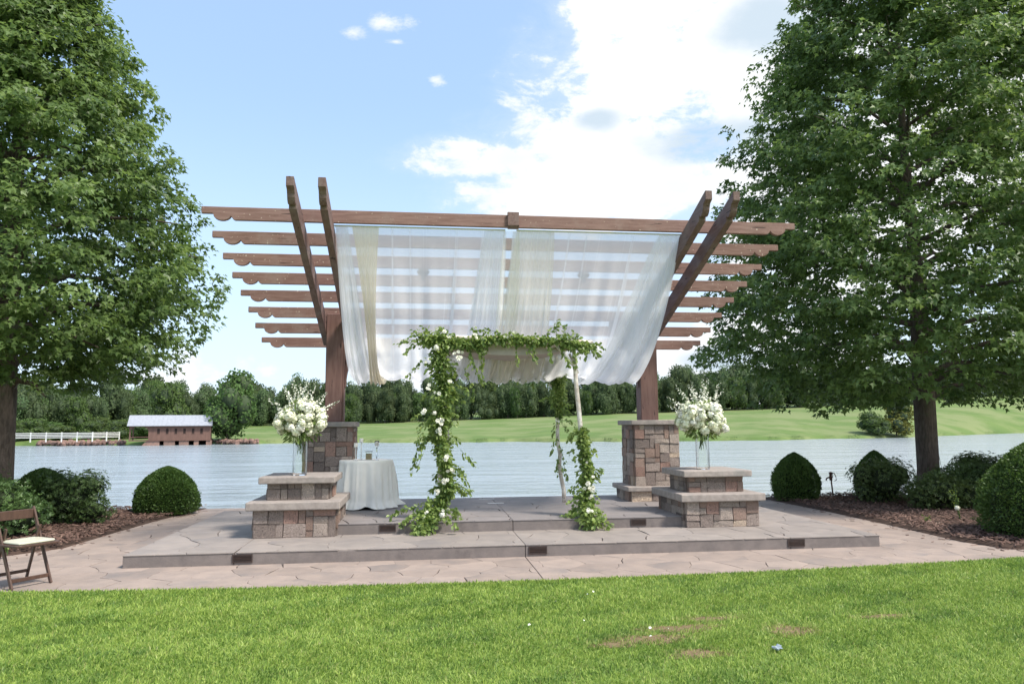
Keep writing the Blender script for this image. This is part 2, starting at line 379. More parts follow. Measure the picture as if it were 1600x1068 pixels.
# leaves ------------------------------------------------------------
def leaves(P, D, N, size, shape='oval', tint=None, wid=.5, curl=.12):
    """P positions (n,3), D direction of tip, N approximate normal, size (n,)"""
    P = np.asarray(P, float); n = len(P)
    D = D / (np.linalg.norm(D, axis=1)[:, None] + 1e-9)
    S_ = np.cross(N, D); S_ /= np.linalg.norm(S_, axis=1)[:, None] + 1e-9
    N = np.cross(D, S_)
    s = np.asarray(size, float)[:, None]
    if shape == 'oval':      # 4 points, folded along the midrib
        T = [(0, 0, 0), (-wid / 2, .45, curl), (0, 1, -curl * .6), (wid / 2, .45, curl)]; F0 = np.array([(0, 2, 1), (0, 3, 2)])
    elif shape == 'round':   # 6 points
        T = [(0, 0, 0), (-wid * .5, .3, curl), (-wid * .42, .72, curl * .5), (0, 1, -curl), (wid * .42, .72, curl * .5), (wid * .5, .3, curl)]
        F0 = np.array([(0, 3, 2), (0, 2, 1), (0, 4, 3), (0, 5, 4)])
    elif shape == 'maple':
        T = [(0, 0, 0), (-.52, .42, .10), (-.20, .50, .04), (0, 1.05, -.10), (.20, .50, .04), (.52, .42, .10)]
        F0 = np.array([(0, 2, 1), (0, 3, 2), (0, 4, 3), (0, 5, 4)])
    T = np.array(T); k = len(T)
    V = (P[:, None, :] + s[:, None] * (T[None, :, 0:1] * S_[:, None, :] + T[None, :, 1:2] * D[:, None, :] + T[None, :, 2:3] * N[:, None, :])).reshape(-1, 3)
    F = (F0[None] + (np.arange(n) * k)[:, None, None]).reshape(-1, 3)
    if tint is None: tint = rng.random(n)
    return V, F, np.repeat(tint, k)
def unit(n, zbias=0.):
    v = rng.normal(size=(n, 3)); v[:, 2] += zbias; return v / np.linalg.norm(v, axis=1)[:, None]
def lump(P, seed=0, f=1.0):
    """cheap smooth noise, about -1..1"""
    r = np.random.default_rng(seed); out = np.zeros(len(P))
    for k in range(6):
        d = r.normal(size=3) * f * (1 + .5 * k); out += np.sin(P @ d + r.random() * 6.28) / (1 + .4 * k)
    return out / 2.2
def merge_leaves(lst):
    Vs, Fs, Ts, off = [], [], [], 0
    for V, F, T in lst: Vs.append(V); Fs.append(F + off); Ts.append(T); off += len(V)
    return np.vstack(Vs), np.vstack(Fs), np.concatenate(Ts)

# ------------------------------------------------------------------ setting: terrain, lake, sheets
WZ = -1.8
def az_pt(azd, dist): return np.array([math.sin(R(azd)) * dist, math.cos(R(azd)) * dist])
# (azimuth deg, distance to shore, z of the tree line foot, distance of the tree line)
shore = [(-75, 175, .6, 215), (-60, 175, .4, 205), (-45, 180, .2, 195), (-30, 176, .1, 192), (-26.6, 176, -.2, 195), (-21, 164, .3, 205), (-18, 163, .8, 225), (-14, 160, 1.5, 245), (-4.6, 156, 2.3, 258), (5, 153, 3.6, 262), (15, 149, 5.2, 266),
         (25.3, 157, 6.6, 290), (35.3, 192, 9.4, 330), (41.8, 270, 13.0, 380), (50, 330, 15.0, 420), (62, 360, 16, 430), (78, 380, 16, 430)]
SA = np.array(shore)
def shore_at(a): return [float(np.interp(a, SA[:, 0], SA[:, k])) for k in (1, 2, 3)]
def terrain():
    azs = np.linspace(-75, 78, 205); V = []
    rows = 26
    for a in azs:
        d0, zt, dt = shore_at(a)
        d0 += 2.2 * math.sin(a * 1.1) + 1.0 * math.sin(a * 3.7)
        ds = [d0 - 12, d0 - .3, d0, d0 + .8, d0 + 3]; zs = [WZ - 1.5, WZ - .25, WZ + .02, WZ + .45, WZ + .75]
        k = rows - len(ds) - 3
        for i in range(1, k + 1):
            s = i / k; ds.append(d0 + 3 + (dt - d0 - 3) * s); sm = s ** .85
            zs.append(WZ + .75 + (zt - WZ - .75) * sm + .16 * math.sin(a * .5 + s * 6) * math.sin(s * 3.14))
        ds += [dt + 80, dt + 400, 2600]; zs += [zt + 4, zt + 6, zt + 8]
        for d, z in zip(ds, zs): x, y = az_pt(a, d); V.append((x, y, z))
    nr = len(ds); F = [(i * nr + j, (i + 1) * nr + j, (i + 1) * nr + j + 1, i * nr + j + 1) for i in range(len(azs) - 1) for j in range(nr - 1)]
    return np.array(V), np.array(F)
V, F = terrain(); obj('far_bank_and_hill', mesh('far_bank_and_hill', V, F, M['field'], smooth=True), kind='structure')
def tz(a, d):
    d0, zt, dt = shore_at(a)
    if d >= dt: return zt + .05 * (d - dt)
    s = max(0, (d - d0 - 3) / (dt - d0 - 3)); return WZ + .75 + (zt - WZ - .75) * s ** .85
V, F = box(-1500, 1500, -1500, 2500, -5, -4); obj('lake_bed', mesh('lake_bed', V, F, M['lakebed']), kind='structure')
obj('lake_water', mesh('lake_water', [(-600, 16.4, WZ), (600, 16.4, WZ), (900, 900, WZ), (-900, 900, WZ)], [(0, 1, 2, 3)], M['water']), kind='structure')
# near ground: one sheet with its bank down to the lake
ys = [(-1500, -.02), (-30, -.02), (3, -.02), (15.95, -.02), (16.3, -.16), (17.2, -.9), (18.6, -1.95), (24, -4.6)]
xs = [-1500, -60, -12, 0, 12, 60, 1500]
V = [(x, y, z) for y, z in ys for x in xs]; n = len(xs)
obj('near_ground', mesh('near_ground', V, [(j * n + i, j * n + i + 1, (j + 1) * n + i + 1, (j + 1) * n + i) for j in range(len(ys) - 1) for i in range(n - 1)], M['ground']), kind='structure')

# ------------------------------------------------------------------ stamped concrete: flagstone pieces
def clip(poly, a, b, c):
    """keep a*x+b*y<=c"""
    out = []
    for i in range(len(poly)):
        p, q = poly[i], poly[(i + 1) % len(poly)]; dp, dq = a * p[0] + b * p[1] - c, a * q[0] + b * q[1] - c
        if dp <= 0: out.append(p)
        if (dp < 0) != (dq < 0) and dp != dq:
            s = dp / (dp - dq); out.append((p[0] + s * (q[0] - p[0]), p[1] + s * (q[1] - p[1])))
    return out
def flagstones(x0, x1, y0, y1, ztop, depth, cell, mat, parent, skip=None, jw=.005, seed=1, straight=True):
    r = np.random.default_rng(seed)
    nx, ny = max(1, round((x1 - x0) / cell)), max(1, round((y1 - y0) / (cell * .9)))
    pts = []
    for i in range(-2, nx + 2):
        for j in range(-2, ny + 2):
            pts.append((x0 + (i + .5 + (j % 2) * .4 - .2 + r.uniform(-.33, .33)) * (x1 - x0) / nx, y0 + (j + .5 + r.uniform(-.33, .33)) * (y1 - y0) / ny))
    P = np.array(pts)
    for k, (px, py) in enumerate(pts):
        poly = [(x0, y0), (x1, y0), (x1, y1), (x0, y1)]
        d = np.hypot(P[:, 0] - px, P[:, 1] - py)
        for q in np.argsort(d)[1:16]:
            a, b = P[q, 0] - px, P[q, 1] - py; L = math.hypot(a, b); g = jw * r.uniform(.35, 1.3)
            poly = clip(poly, a / L, b / L, (a * (P[q, 0] + px) / 2 + b * (P[q, 1] + py) / 2) / L - g / 2)
            if len(poly) < 3: break
        if len(poly) < 3: continue
        ar = abs(sum(poly[i][0] * poly[i - 1][1] - poly[i - 1][0] * poly[i][1] for i in range(len(poly)))) / 2
        if ar < .0015: continue
        cx, cy = np.mean(poly, axis=0)
        if skip and skip(cx, cy): continue
        # wavy edges: add slightly displaced midpoints on the inner edges
        pw = []
        for i in range(len(poly)):
            p, q = poly[i], poly[(i + 1) % len(poly)]; pw.append(p)
            L = math.hypot(q[0] - p[0], q[1] - p[1])
            on = any(abs(p[ax] - v) < 1e-6 and abs(q[ax] - v) < 1e-6 for ax, v in ((0, x0), (0, x1), (1, y0), (1, y1)))
            if L > .2 and not on:
                h = .022 * math.sin((p[0] + q[0]) * 37 + (p[1] + q[1]) * 23); nx_, ny_ = (q[1] - p[1]) / L, -(q[0] - p[0]) / L
                s = 1 if (p[0], p[1]) < (q[0], q[1]) else -1
                pw.append(((p[0] + q[0]) / 2 + nx_ * h * s, (p[1] + q[1]) / 2 + ny_ * h * s))
        n = len(pw); e = .004
        top = [(cx + (x - cx) * (1 - e / .25), cy + (y - cy) * (1 - e / .25)) for x, y in pw]
        # outer borders of a slab stay square
        top = [(x if x0 + 1e-6 < x < x1 - 1e-6 else x, y) for x, y in top]
        dz = r.uniform(-.0008, .0008)
        V = [(x - cx, y - cy, -depth) for x, y in pw] + [(x - cx, y - cy, -.002 + dz) for x, y in pw] + [(x - cx, y - cy, dz) for x, y in top]
        F = [tuple(range(2 * n, 3 * n))] + [(i, (i + 1) % n, n + (i + 1) % n, n + i) for i in range(n)] + [(n + i, n + (i + 1) % n, 2 * n + (i + 1) % n, 2 * n + i) for i in range(n)]
        obj('flagstone', mesh('flagstone', V, F, mat), parent, (cx, cy, ztop))
def lawn_edge(x): return 7.92 + .0102 * (min(max(x, -7), 8.5) - 1.2) ** 2
# patio
pb = box(-9, 9.2, 7.4, 15.9, -.5, -.008); patio = obj('patio', fix(mesh('patio', *pb, M['joint'])), kind='structure')
BEDL = [(-4.28, 15.93), (-4.62, 13.94), (-4.78, 12.2), (-4.86, 11.1), (-5.35, 10.5), (-6.4, 9.9), (-9, 9.2), (-14, 9.0), (-14, 15.93)]
BEDR = [(7.52, 15.93), (7.60, 13.0), (7.55, 11.1), (7.47, 9.6), (7.60, 8.95), (8.3, 8.66), (10, 8.62), (20, 8.7), (20, 15.93)]
def inside(poly, x, y):
    c = False; n = len(poly)
    for i in range(n):
        (x1_, y1_), (x2_, y2_) = poly[i], poly[i - 1]
        if (y1_ > y) != (y2_ > y) and x < (x2_ - x1_) * (y - y1_) / (y2_ - y1_) + x1_: c = not c
    return c
def skip_patio(x, y):
    if -3.1 < x < 5.8 and 9.85 < y < 13.7: return True
    if y < lawn_edge(x) - .45: return True
    if x < -4.9 and inside(BEDL, x + .5, y) and inside(BEDL, x, y - .4): return True
    if x > 8.1 and y > 9.3: return True
    if -3.2 < x < 5.6 and y > 14.0: return True
    return False
flagstones(-8.0, 1.335, 7.4, 15.88, .0, .01, .50, M['patio'], patio, skip_patio, .009, 3)
flagstones(1.345, 9.2, 7.4, 15.88, .0, .01, .50, M['patio'], patio, skip_patio, .009, 4)
# lower and upper terrace
def slab(name, x0, x1, y0, y1, z0, z1, cuts, mat, skip, seed, cell):
    body = fix(mesh(name, *box(x0 + .012, x1 - .012, y0 + .012, y1, z0, z1 - .014), M['joint'])); o = obj(name, body, kind='structure')
    xs_ = [x0] + cuts + [x1]
    # riser face pieces between the control joints, and the nosing on top
    for i, (a, b) in enumerate(zip(xs_[:-1], xs_[1:])):
        g0 = 0 if i == 0 else .004; g1 = 0 if i == len(xs_) - 2 else .004
        rp = obj('riser_panel', fix(mesh('riser_panel', *box(a + g0, b - g1, y0, y0 + .10, z0 + .001, z1 - .012), M['riser'])), o)
        bv = rp.modifiers.new('bevel', 'BEVEL'); bv.width = .008; bv.segments = 2
        flagstones(a + g0, b - g1, y0 - .006, y1, z1, .012, cell, mat, o, skip, .010, seed + i)
    for xx, s in ((x0, 1), (x1, -1)):
        obj('riser_panel', fix(mesh('riser_panel', *box(min(xx, xx + s * .1), max(xx, xx + s * .1), y0 + .101, y1, z0 + .001, z1 - .012), M['riser'])), o)
    return o
slab('lower_terrace', -3.465, 6.15, 9.415, 14.0, -.1, .15, [-2.2, 1.34, 4.88], M['slab'], lambda x, y: -1.7 < x < 4.4 and y > 11.2, 11, .56)
slab('upper_terrace', -2.08, 4.77, 10.655, 14.04, .10, .30, [1.34], M['slab2'], None, 31, .56)
# lawn
xsL = np.linspace(-30, 30, 121); V = [(x, lawn_edge(x) - .01, .016) for x in xsL] + [(x, lawn_edge(x) + .0, -.01) for x in xsL] + [(x, 2.0, .016) for x in xsL] + [(x, -60, .016) for x in xsL]
n = len(xsL); F = [(i, i + 1, n + i + 1, n + i) for i in range(n - 1)] + [(2 * n + i, 2 * n + i + 1, i + 1, i) for i in range(n - 1)] + [(3 * n + i, 3 * n + i + 1, 2 * n + i + 1, 2 * n + i) for i in range(n - 1)]
obj('lawn', mesh('lawn', V, F, M['lawn']), kind='structure')
BARE = [(1.78, 5.66, .27, .11), (2.45, 6.15, .22, .07), (2.93, 5.72, .17, .14), (1.98, 5.25, .20, .09), (1.45, 5.55, .16, .07), (3.9, 6.0, .22, .06), (2.1, 5.9, .3, .09)]
for i, (bx_, by_, ra, rb) in enumerate(BARE):
    ang = np.linspace(0, 2 * math.pi, 26)[:-1]; rr = 1 + .22 * np.sin(ang * 3 + i) + .12 * np.sin(ang * 7 + 2 * i)
    V = [(bx_ + ra * 1.1 * math.cos(a) * q, by_ + rb * 1.15 * math.sin(a) * q, .020 + .0004 * i) for a, q in zip(ang, rr)]
    obj('bare_soil_patch', mesh('bare_soil_patch', V, [tuple(range(25))], M['bare']), kind='structure')
# beds: gently mounded soil sheets
def bed(name, poly, h):
    cx, cy = np.mean(poly, axis=0); V = []; rings = [(1.0, -.005), (.992, .015), (.93, .04), (.75, h * .8), (.4, h), (.0, h)]
    n = len(poly)
    for s, z in rings:
        for x, y in poly: V.append((cx + (x - cx) * s, cy + (y - cy) * s, z))
    F = [(k * n + i, k * n + (i + 1) % n, (k + 1) * n + (i + 1) % n, (k + 1) * n + i) for k in range(len(rings) - 1) for i in range(n)]
    o = obj(name, fix(mesh(name, V, F, M['soil'], smooth=True)), kind='structure'); return o
bed('left_mulch_bed', BEDL, .07); bed('right_mulch_bed', BEDR, .07)

def chips(name, poly, n, xr, yr, seed):
    r = np.random.default_rng(seed); pts = []
    while len(pts) < n:
        x, y = r.uniform(*xr), r.uniform(*yr)
        if inside(poly, x, y): pts.append((x, y))
    strays = int(n * .006)
    for _ in range(strays):
        k = r.integers(len(poly) - 3); p, q = poly[k], poly[k + 1]; s = r.random(); o = abs(r.normal()) * .18
        sx = 1 if 'left' in name else -1
        pts.append((p[0] + s * (q[0] - p[0]) + sx * o, p[1] + s * (q[1] - p[1]) - o * .3))
    P = np.array(pts); N_ = len(P)
    cx, cy = np.mean(poly, axis=0)
    z = .030 + .045 * r.random(N_) + .02; z[-strays:] = .006
    l = r.uniform(.022, .06, N_); wd = r.uniform(.008, .02, N_); th = r.uniform(.003, .008, N_)
    a = r.uniform(0, math.pi * 2, N_); pit = r.normal(0, .28, N_); rol = r.normal(0, .35, N_); pit[-strays:] *= .1; rol[-strays:] *= .1
    U = np.stack([np.cos(a) * np.cos(pit), np.sin(a) * np.cos(pit), np.sin(pit)], 1)
    S_ = np.cross(np.array([0, 0, 1.]), U); S_ /= np.linalg.norm(S_, axis=1)[:, None]; N2 = np.cross(U, S_)
    S2 = S_ * np.cos(rol)[:, None] + N2 * np.sin(rol)[:, None]; N2 = np.cross(U, S2)
    T = np.array([(-1, -.7, 0), (1, -.5, 0), (.85, .8, 0), (-1, .6, 0), (-.8, -.6, 1), (.8, -.4, 1), (.7, .6, 1), (-.9, .5, 1)])
    C = np.stack([P[:, 0], P[:, 1], z], 1)
    V = (C[:, None] + T[None, :, 0:1] * (U * l[:, None])[:, None] + T[None, :, 1:2] * (S2 * wd[:, None])[:, None] + T[None, :, 2:3] * (N2 * th[:, None])[:, None]).reshape(-1, 3)
    F0 = np.array([(4, 5, 6, 7), (0, 1, 5, 4), (1, 2, 6, 5), (2, 3, 7, 6), (3, 0, 4, 7)])
    F = (F0[None] + (np.arange(N_) * 8)[:, None, None]).reshape(-1, 4)
    tint = np.clip(r.beta(2.0, 3.2, N_), 0, 1)
    tag(obj(name, mesh(name, V, F, M['bark_chip'], attr=np.repeat(tint, 8)), kind='stuff'), 'shredded brown bark mulch covering the planting bed', 'mulch')
chips('left_bark_mulch', BEDL, 9500, (-9, -4.2), (9, 15.9), 5)
chips('right_bark_mulch', BEDR, 11500, (7.4, 13.5), (8.6, 15.9), 6)

# grass ---------------------------------------------------------------
def grass():
    r = np.random.default_rng(2); n = 350000
    d = 4.2 + (8.6 - 4.2) * r.random(n) ** .85; x = r.uniform(-1, 1, n); X = 1.05 * d * .13 + x * d * .86; Y = d
    edge = np.array([7.92]) + .0102 * (np.clip(X, -7, 8.5) - 1.2) ** 2
    keep = Y < edge + r.normal(0, .012, n) - .005
    dens = np.ones(n)
    for bx_, by_, ra, rb in BARE:
        q = ((X - bx_) / ra) ** 2 + ((Y - by_) / rb) ** 2; dens = np.minimum(dens, np.clip(.30 + (q - .35) * .9 + .15 * np.sin(X * 41) * np.sin(Y * 57), .14, 1))
    keep &= r.random(n) < dens
    X, Y = X[keep], Y[keep]; n = len(X); P = np.stack([X, Y, np.full(n, .012)], 1)
    lf = lump(P * [1, 1.6, 1], 3, 2.4) * .5 + lump(P, 4, 7) * .3; mf = lump(P * [1, 1, 1], 8, 16)
    h = (r.uniform(.018, .048, n)) * (1 + .13 * mf + .06 * lf); wd = r.uniform(.0018, .0042, n) * (1 + (Y - 4) * .10)
    near_edge = np.clip((edge[keep] - Y) / .1, 0, 1); h *= .75 + .25 * near_edge
    a = r.uniform(0, 2 * math.pi, n); lean = r.uniform(.2, 1.3, n)
    # blades share a local lay so that tufts read
    la = lump(P, 12, 5) * 2.5; dx_ = np.cos(a) * .7 + np.cos(la) * .45; dy_ = np.sin(a) * .7 + np.sin(la) * .45
    L = np.hypot(dx_, dy_) + 1e-6; dx_, dy_ = dx_ / L, dy_ / L
    D = np.stack([dx_ * np.sin(lean * .5), dy_ * np.sin(lean * .5), np.cos(lean * .5)], 1); D2 = np.stack([dx_ * np.sin(lean * 1.3), dy_ * np.sin(lean * 1.3), np.cos(lean * 1.3)], 1)
    b = r.uniform(0, math.pi, n); W_ = np.stack([np.cos(b), np.sin(b), np.zeros(n)], 1) * wd[:, None]
    m1 = P + D * (h * .55)[:, None]; tp = m1 + D2 * (h * .6)[:, None]
    V = np.stack([P - W_, P + W_, m1 + W_ * .8, m1 - W_ * .8, tp], 1).reshape(-1, 3)
    i0 = np.arange(n) * 5
    F = np.concatenate([np.stack([i0, i0 + 1, i0 + 2], 1), np.stack([i0, i0 + 2, i0 + 3], 1), np.stack([i0 + 3, i0 + 2, i0 + 4], 1)])
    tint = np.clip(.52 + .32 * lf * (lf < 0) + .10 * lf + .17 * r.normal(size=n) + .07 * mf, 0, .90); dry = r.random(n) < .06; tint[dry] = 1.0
    for bx_, by_, ra, rb in BARE:
        q = ((X - bx_) / ra) ** 2 + ((Y - by_) / rb) ** 2; s = (q < 2.2) & (r.random(n) < .35); tint[s] = 1
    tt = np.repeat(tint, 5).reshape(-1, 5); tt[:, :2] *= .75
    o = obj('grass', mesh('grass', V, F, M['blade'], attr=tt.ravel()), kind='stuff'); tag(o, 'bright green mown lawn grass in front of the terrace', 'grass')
grass()

# ------------------------------------------------------------------ stone masonry
def stone_meshes():
    out = []
    for mi, mt in enumerate(STM):
        for k in range(3):
            bm = bmesh.new(); bmesh.ops.create_cube(bm, size=1)
            bmesh.ops.bevel(bm, geom=bm.edges[:], offset=.04, segments=1, affect='EDGES', clamp_overlap=True)
            rr = random.Random(mi * 10 + k)
            for v in bm.verts: v.co += Vector((rr.uniform(-.022, .022), rr.uniform(-.10, .10), rr.uniform(-.022, .022)))
            me = bpy.data.meshes.new('stone'); bm.to_mesh(me); bm.free(); me.materials.append(mt); out.append(me)
    return out
STONES = stone_meshes()
def stone_wall(face, parent, x0, x1, y0, y1, z0, z1, cell, seed):
    """lay stones on a vertical face. face 'f','b' (normal -y,+y) or 'l','r' (normal -x,+x)"""
    r = random.Random(seed); horiz = face in 'fb'
    a0, a1 = (x0, x1) if horiz else (y0, y1)
    nu = max(2, round((a1 - a0) / cell)); nv = max(2, round((z1 - z0) / (cell * .85)))
    cu, cv = (a1 - a0) / nu, (z1 - z0) / nv; used = [[0] * nv for _ in range(nu)]
    for j in range(nv):
        for i in range(nu):
            if used[i][j]: continue
            sz = r.choice([(2, 2), (2, 1), (3, 2), (2, 2), (1, 2), (3, 1), (2, 3), (1, 1), (2, 2)])
            wu = 1
            while wu < sz[0] and i + wu < nu and not used[i + wu][j]: wu += 1
            hv = min(sz[1], nv - j)
            if hv > 1 and any(used[i + q][j + 1] for q in range(wu)): hv = 1
            for q in range(wu):
                for s in range(hv): used[i + q][j + s] = 1
            u = a0 + (i + wu / 2) * cu; v = z0 + (j + hv / 2) * cv; g = .0045
            me = r.choice(STONES[:3] * 3 + STONES[3:6] * 3 + STONES[6:9] + STONES[9:12] * 2 + STONES[12:15] + STONES[15:18] * 2)
            o = bpy.data.objects.new('stone', me); COL.objects.link(o); o.parent = parent
            pro = r.uniform(-.006, .010); t = .07
            loc = {'f': (u, y0 + t / 2 - .02 - pro, v), 'b': (u, y1 - t / 2 + .02 + pro, v), 'l': (x0 + t / 2 - .02 - pro, u, v), 'r': (x1 - t / 2 + .02 + pro, u, v)}[face]
            o.location = Vector(loc) - parent.location
            o.rotation_euler = (0, 0, {'f': 0, 'b': math.pi, 'l': -math.pi / 2, 'r': math.pi / 2}[face])
            o.scale = (wu * cu - g, t, hv * cv - g)
def masonry(parent, x0, x1, y0, y1, z0, z1, cell, seed):
    part('core', box(x0 + .008, x1 - .008, y0 + .008, y1 - .008, z0, z1), M['mortar'], parent)
    for k, f in enumerate('flrb'):
        e = 0 if f in 'fb' else .055
        stone_wall(f, parent, x0, x1, y0 + e, y1 - e, z0, z1, cell, seed + k)
def rough_cap(name, x0, x1, y0, y1, z0, z1, parent, seed):
    """cast coping with slightly uneven worn edges"""
    r = random.Random(seed); P = []
    def edge(p, q, n):
        for i in range(n):
            s = i / n; P.append((p[0] + (q[0] - p[0]) * s + r.uniform(-.006, .006), p[1] + (q[1] - p[1]) * s + r.uniform(-.006, .006)))
    c = [(x0, y0), (x1, y0), (x1, y1), (x0, y1)]
    for i in range(4): edge(c[i], c[(i + 1) % 4], 7)
    o = part(name, prism(P, z0, z1, 'z'), M['cap'], parent, bevel=.014); return o
CX = 1.345
for s, lab in ((-1, 'square stone pillar carrying the left pergola post beside the clothed table'), (1, 'square stone pillar carrying the right pergola post on the upper terrace')):
    xa, xb = sorted((CX + s * 2.47, CX + s * 3.29)); ya, yb = 12.86, 13.66
    p = thing('stone_pillar', lab, 'stone pillar', ((xa + xb) / 2, (ya + yb) / 2, .3))
    if s > 0: masonry(p, xa - .11, xb + .06, ya - .10, yb + .06, .3, .475, .13, 100)
    else: masonry(p, xa - .06, xb + .11, ya - .10, yb + .06, .3, .475, .13, 105)
    rough_cap('base_cap', xa - (.19 if s > 0 else .1), xb + (.1 if s > 0 else .19), ya - .18, yb + .1, .476, .56, p, 5 + s)
    masonry(p, xa, xb, ya, yb, .561, 1.635, .095, 200 + s * 20)
    rough_cap('cap', xa - .07, xb + .05, ya - .07, yb + .06, 1.636, 1.722, p, 9 + s)
for s, lab in ((-1, 'two-tier stone pedestal in front of the left pillar holding a glass flower vase'), (1, 'two-tier stone pedestal in front of the right pillar holding a glass flower vase')):
    if s < 0: xa, xb = -2.225, -1.13
    else: xa, xb = 3.87, 4.985
    ya, yb = 10.53, 11.75
    p = thing('stone_pedestal', lab, 'pedestal', ((xa + xb) / 2, (ya + yb) / 2, .15))
    masonry(p, xa, xb, ya, yb, .15, .52, .098, 300 + s * 30)
    rough_cap('lower_cap', xa - .09, xb + .07, ya - .10, yb + .09, .521, .632, p, 13 + s)
    masonry(p, xa + .13, xb - .13, ya + .22, yb - .20, .633, .86, .098, 340 + s * 30)
    rough_cap('upper_cap', xa + .03, xb - .03, ya + .10, yb - .08, .861, .955, p, 17 + s)

# step lights set into the risers
def step_light(x, y, z, wd, hg, label):
    t = thing('step_light', label, 'step light', (x, y, z))
    part('frame', join([box(x - wd, x + wd, y - .012, y - .001, z - hg, z - hg + .014), box(x - wd, x + wd, y - .012, y - .001, z + hg - .014, z + hg), box(x - wd, x - wd + .014, y - .012, y - .001, z - hg + .0141, z + hg - .0141), box(x + wd - .014, x + wd, y - .012, y - .001, z - hg + .0141, z + hg - .0141)]), M['dark_metal'], t)
    part('backing', box(x - wd + .01, x + wd - .01, y - .003, y - .0005, z - hg + .01, z + hg - .01), M['dark_metal'], t)
    for k in range(3):
        zz = z - hg + .028 + k * (2 * hg - .045) / 3
        part('louver', (rot(box(x - wd + .016, x + wd - .016, y - .011, y - .006, zz, zz + .012)[0], 'X', .5, (x, y - .008, zz)), box(0, 1, 0, 1, 0, 1)[1]), M['dark_metal'], t)
for x, lab in ((-2.10, 'bronze louvred step light in lower step below the left pedestal'), (1.50, 'bronze louvred step light in lower step at the centre joint'), (4.96, 'bronze louvred step light in lower step below the right pedestal')):
    step_light(x, 9.415, .078, .118, .048, lab)
for x, lab in ((-.43, 'bronze louvred step light in upper step below the clothed table'), (3.19, 'bronze louvred step light in upper step right of the arch')):
    step_light(x, 10.655, .228, .115, .046, lab)
for k, (x, y, lab) in enumerate(((1.24, 13.72, 'white tape strip on upper terrace nearest the water edge'), (1.33, 12.95, 'white tape strip on upper terrace crossing the centre joint'))):
    tag(obj('tape_strip', mesh('tape_strip', *box(x - .14, x + .14, y - .03, y + .03, .302, .3045), M['white_paint'])), lab, 'tape', None)

# ------------------------------------------------------------------ pergola
pg = thing('pergola', 'dark red-brown timber pergola with a tilted slatted roof over the terrace', 'pergola', (CX, 12.5, .3))
def shift(VF, z=0): return VF
def rafter_profile(L, h, flip):
    """end profile in (x,z): thin nib, then a hanging round cove"""
    nib, t = .15, h * .52
    pts = [(0, h), (0, h - t)]
    pts += [(nib, h - t), (nib + .012, h - t - .015)]
    for k in range(0, 9):
        a = math.pi - k * math.pi / 8 * .92; pts.append((nib + .012 + .12 + .12 * math.cos(a), h - t - .015 - (t - .0) * .95 * math.sin(a) * .92))
    pts += [(nib + .28, .012), (nib + .30, 0)]
    return pts
RY = [10.47, 11.0, 11.57, 12.12, 12.66, 13.2, 13.72, 14.24]
HR = .185
TAN = .366
for i, y in enumerate(RY):
    zt = 1.65 + {0: .2925, 1: .2595, 2: .2300, 3: .2043, 4: .1805, 5: .1580, 6: .1366, 7: .1175}[i] * y
    L0, L1 = CX - 4.385 + .012 * i, CX + 4.385 - .012 * i
    pl = rafter_profile(0, HR, 1)
    poly = [(L0 + a, zt - HR + b) for a, b in pl] + [(L1 - a, zt - HR + b) for a, b in reversed(pl)]
    part('rafter', prism(poly, y - .03, y + .03, 'y'), M['wood'], pg, bevel=.005)
def side_beam(x, w_, ext=9.52):
    """sloping side beam with an ogee cut front end; profile in (y,z) then sheared to the roof slope"""
    h = .27; y0, y1 = ext, 13.6
    pts = [(0, h), (0, h - .13), (.07, h - .14), (.10, h - .17)]
    for k in range(0, 7): a = math.pi - k * math.pi / 6 * .9; pts.append((.10 + .075 + .075 * math.cos(a), h - .17 - .085 * math.sin(a) - .0))
    pts += [(.26, .0)]
    def zt(y): return 1.65 + .2925 * 10.47 - HR - .01 - TAN * (y - 10.47)
    poly = [(y0 + a, zt(y0 + a) - h + b) for a, b in pts] + [(y1, zt(y1) - h), (y1, zt(y1))]
    part('side_beam', prism(poly, x - w_ / 2, x + w_ / 2, 'x'), M['woodY'], pg, bevel=.006)
for s in (-1, 1):
    side_beam(CX + s * 3.03, .10, 9.5); side_beam(CX + s * 2.625, .10, 9.5)
    xa, xb = CX + s * 2.83 - .145, CX + s * 2.83 + .145
    po = part('post', box(xa, xb, 13.10, 13.40, 1.7225, 3.62), M['woodZ'], pg, bevel=.01)
    part('trim_board', box(xb + .001, xb + .042, 13.13, 13.37, 1.7225, 3.3), M['woodZ'], pg, bevel=.004) if s > 0 else part('trim_board', box(xb + .001, xb + .03, 13.13, 13.37, 1.7225, 3.1), M['woodZ'], pg, bevel=.004)
    for zb_ in (3.42, 3.52):
        for xe, dx_b in ((CX + s * 3.03 + s * .05, s * .012),):
            part('bolt', tube([(xe, 13.22 + (zb_ - 3.42), zb_ - .06), (xe + dx_b, 13.22 + (zb_ - 3.42), zb_ - .06)], .014, 8), M['dark_metal'], pg)
    # curved knee brace on the inner side
    xi = xa if s > 0 else xb + .032; pts = []
    for k in range(11):
        t_ = k / 10; pts.append((xi - s * (.02 + .50 * t_ ** 1.9), 2.35 + 1.05 * t_ ** .9))
    outer = [(x - 0, z) for x, z in pts]; inner = [(xi - s * .0, 2.35)] + [(xi - s * .0, 3.52), (xi - s * .52, 3.52)]
    part('knee_brace', prism([(xi, 2.30)] + pts + [(xi - s * .52, 3.55), (xi, 3.55)], 13.19, 13.31, 'y'), M['woodZ'], pg, bevel=.006)
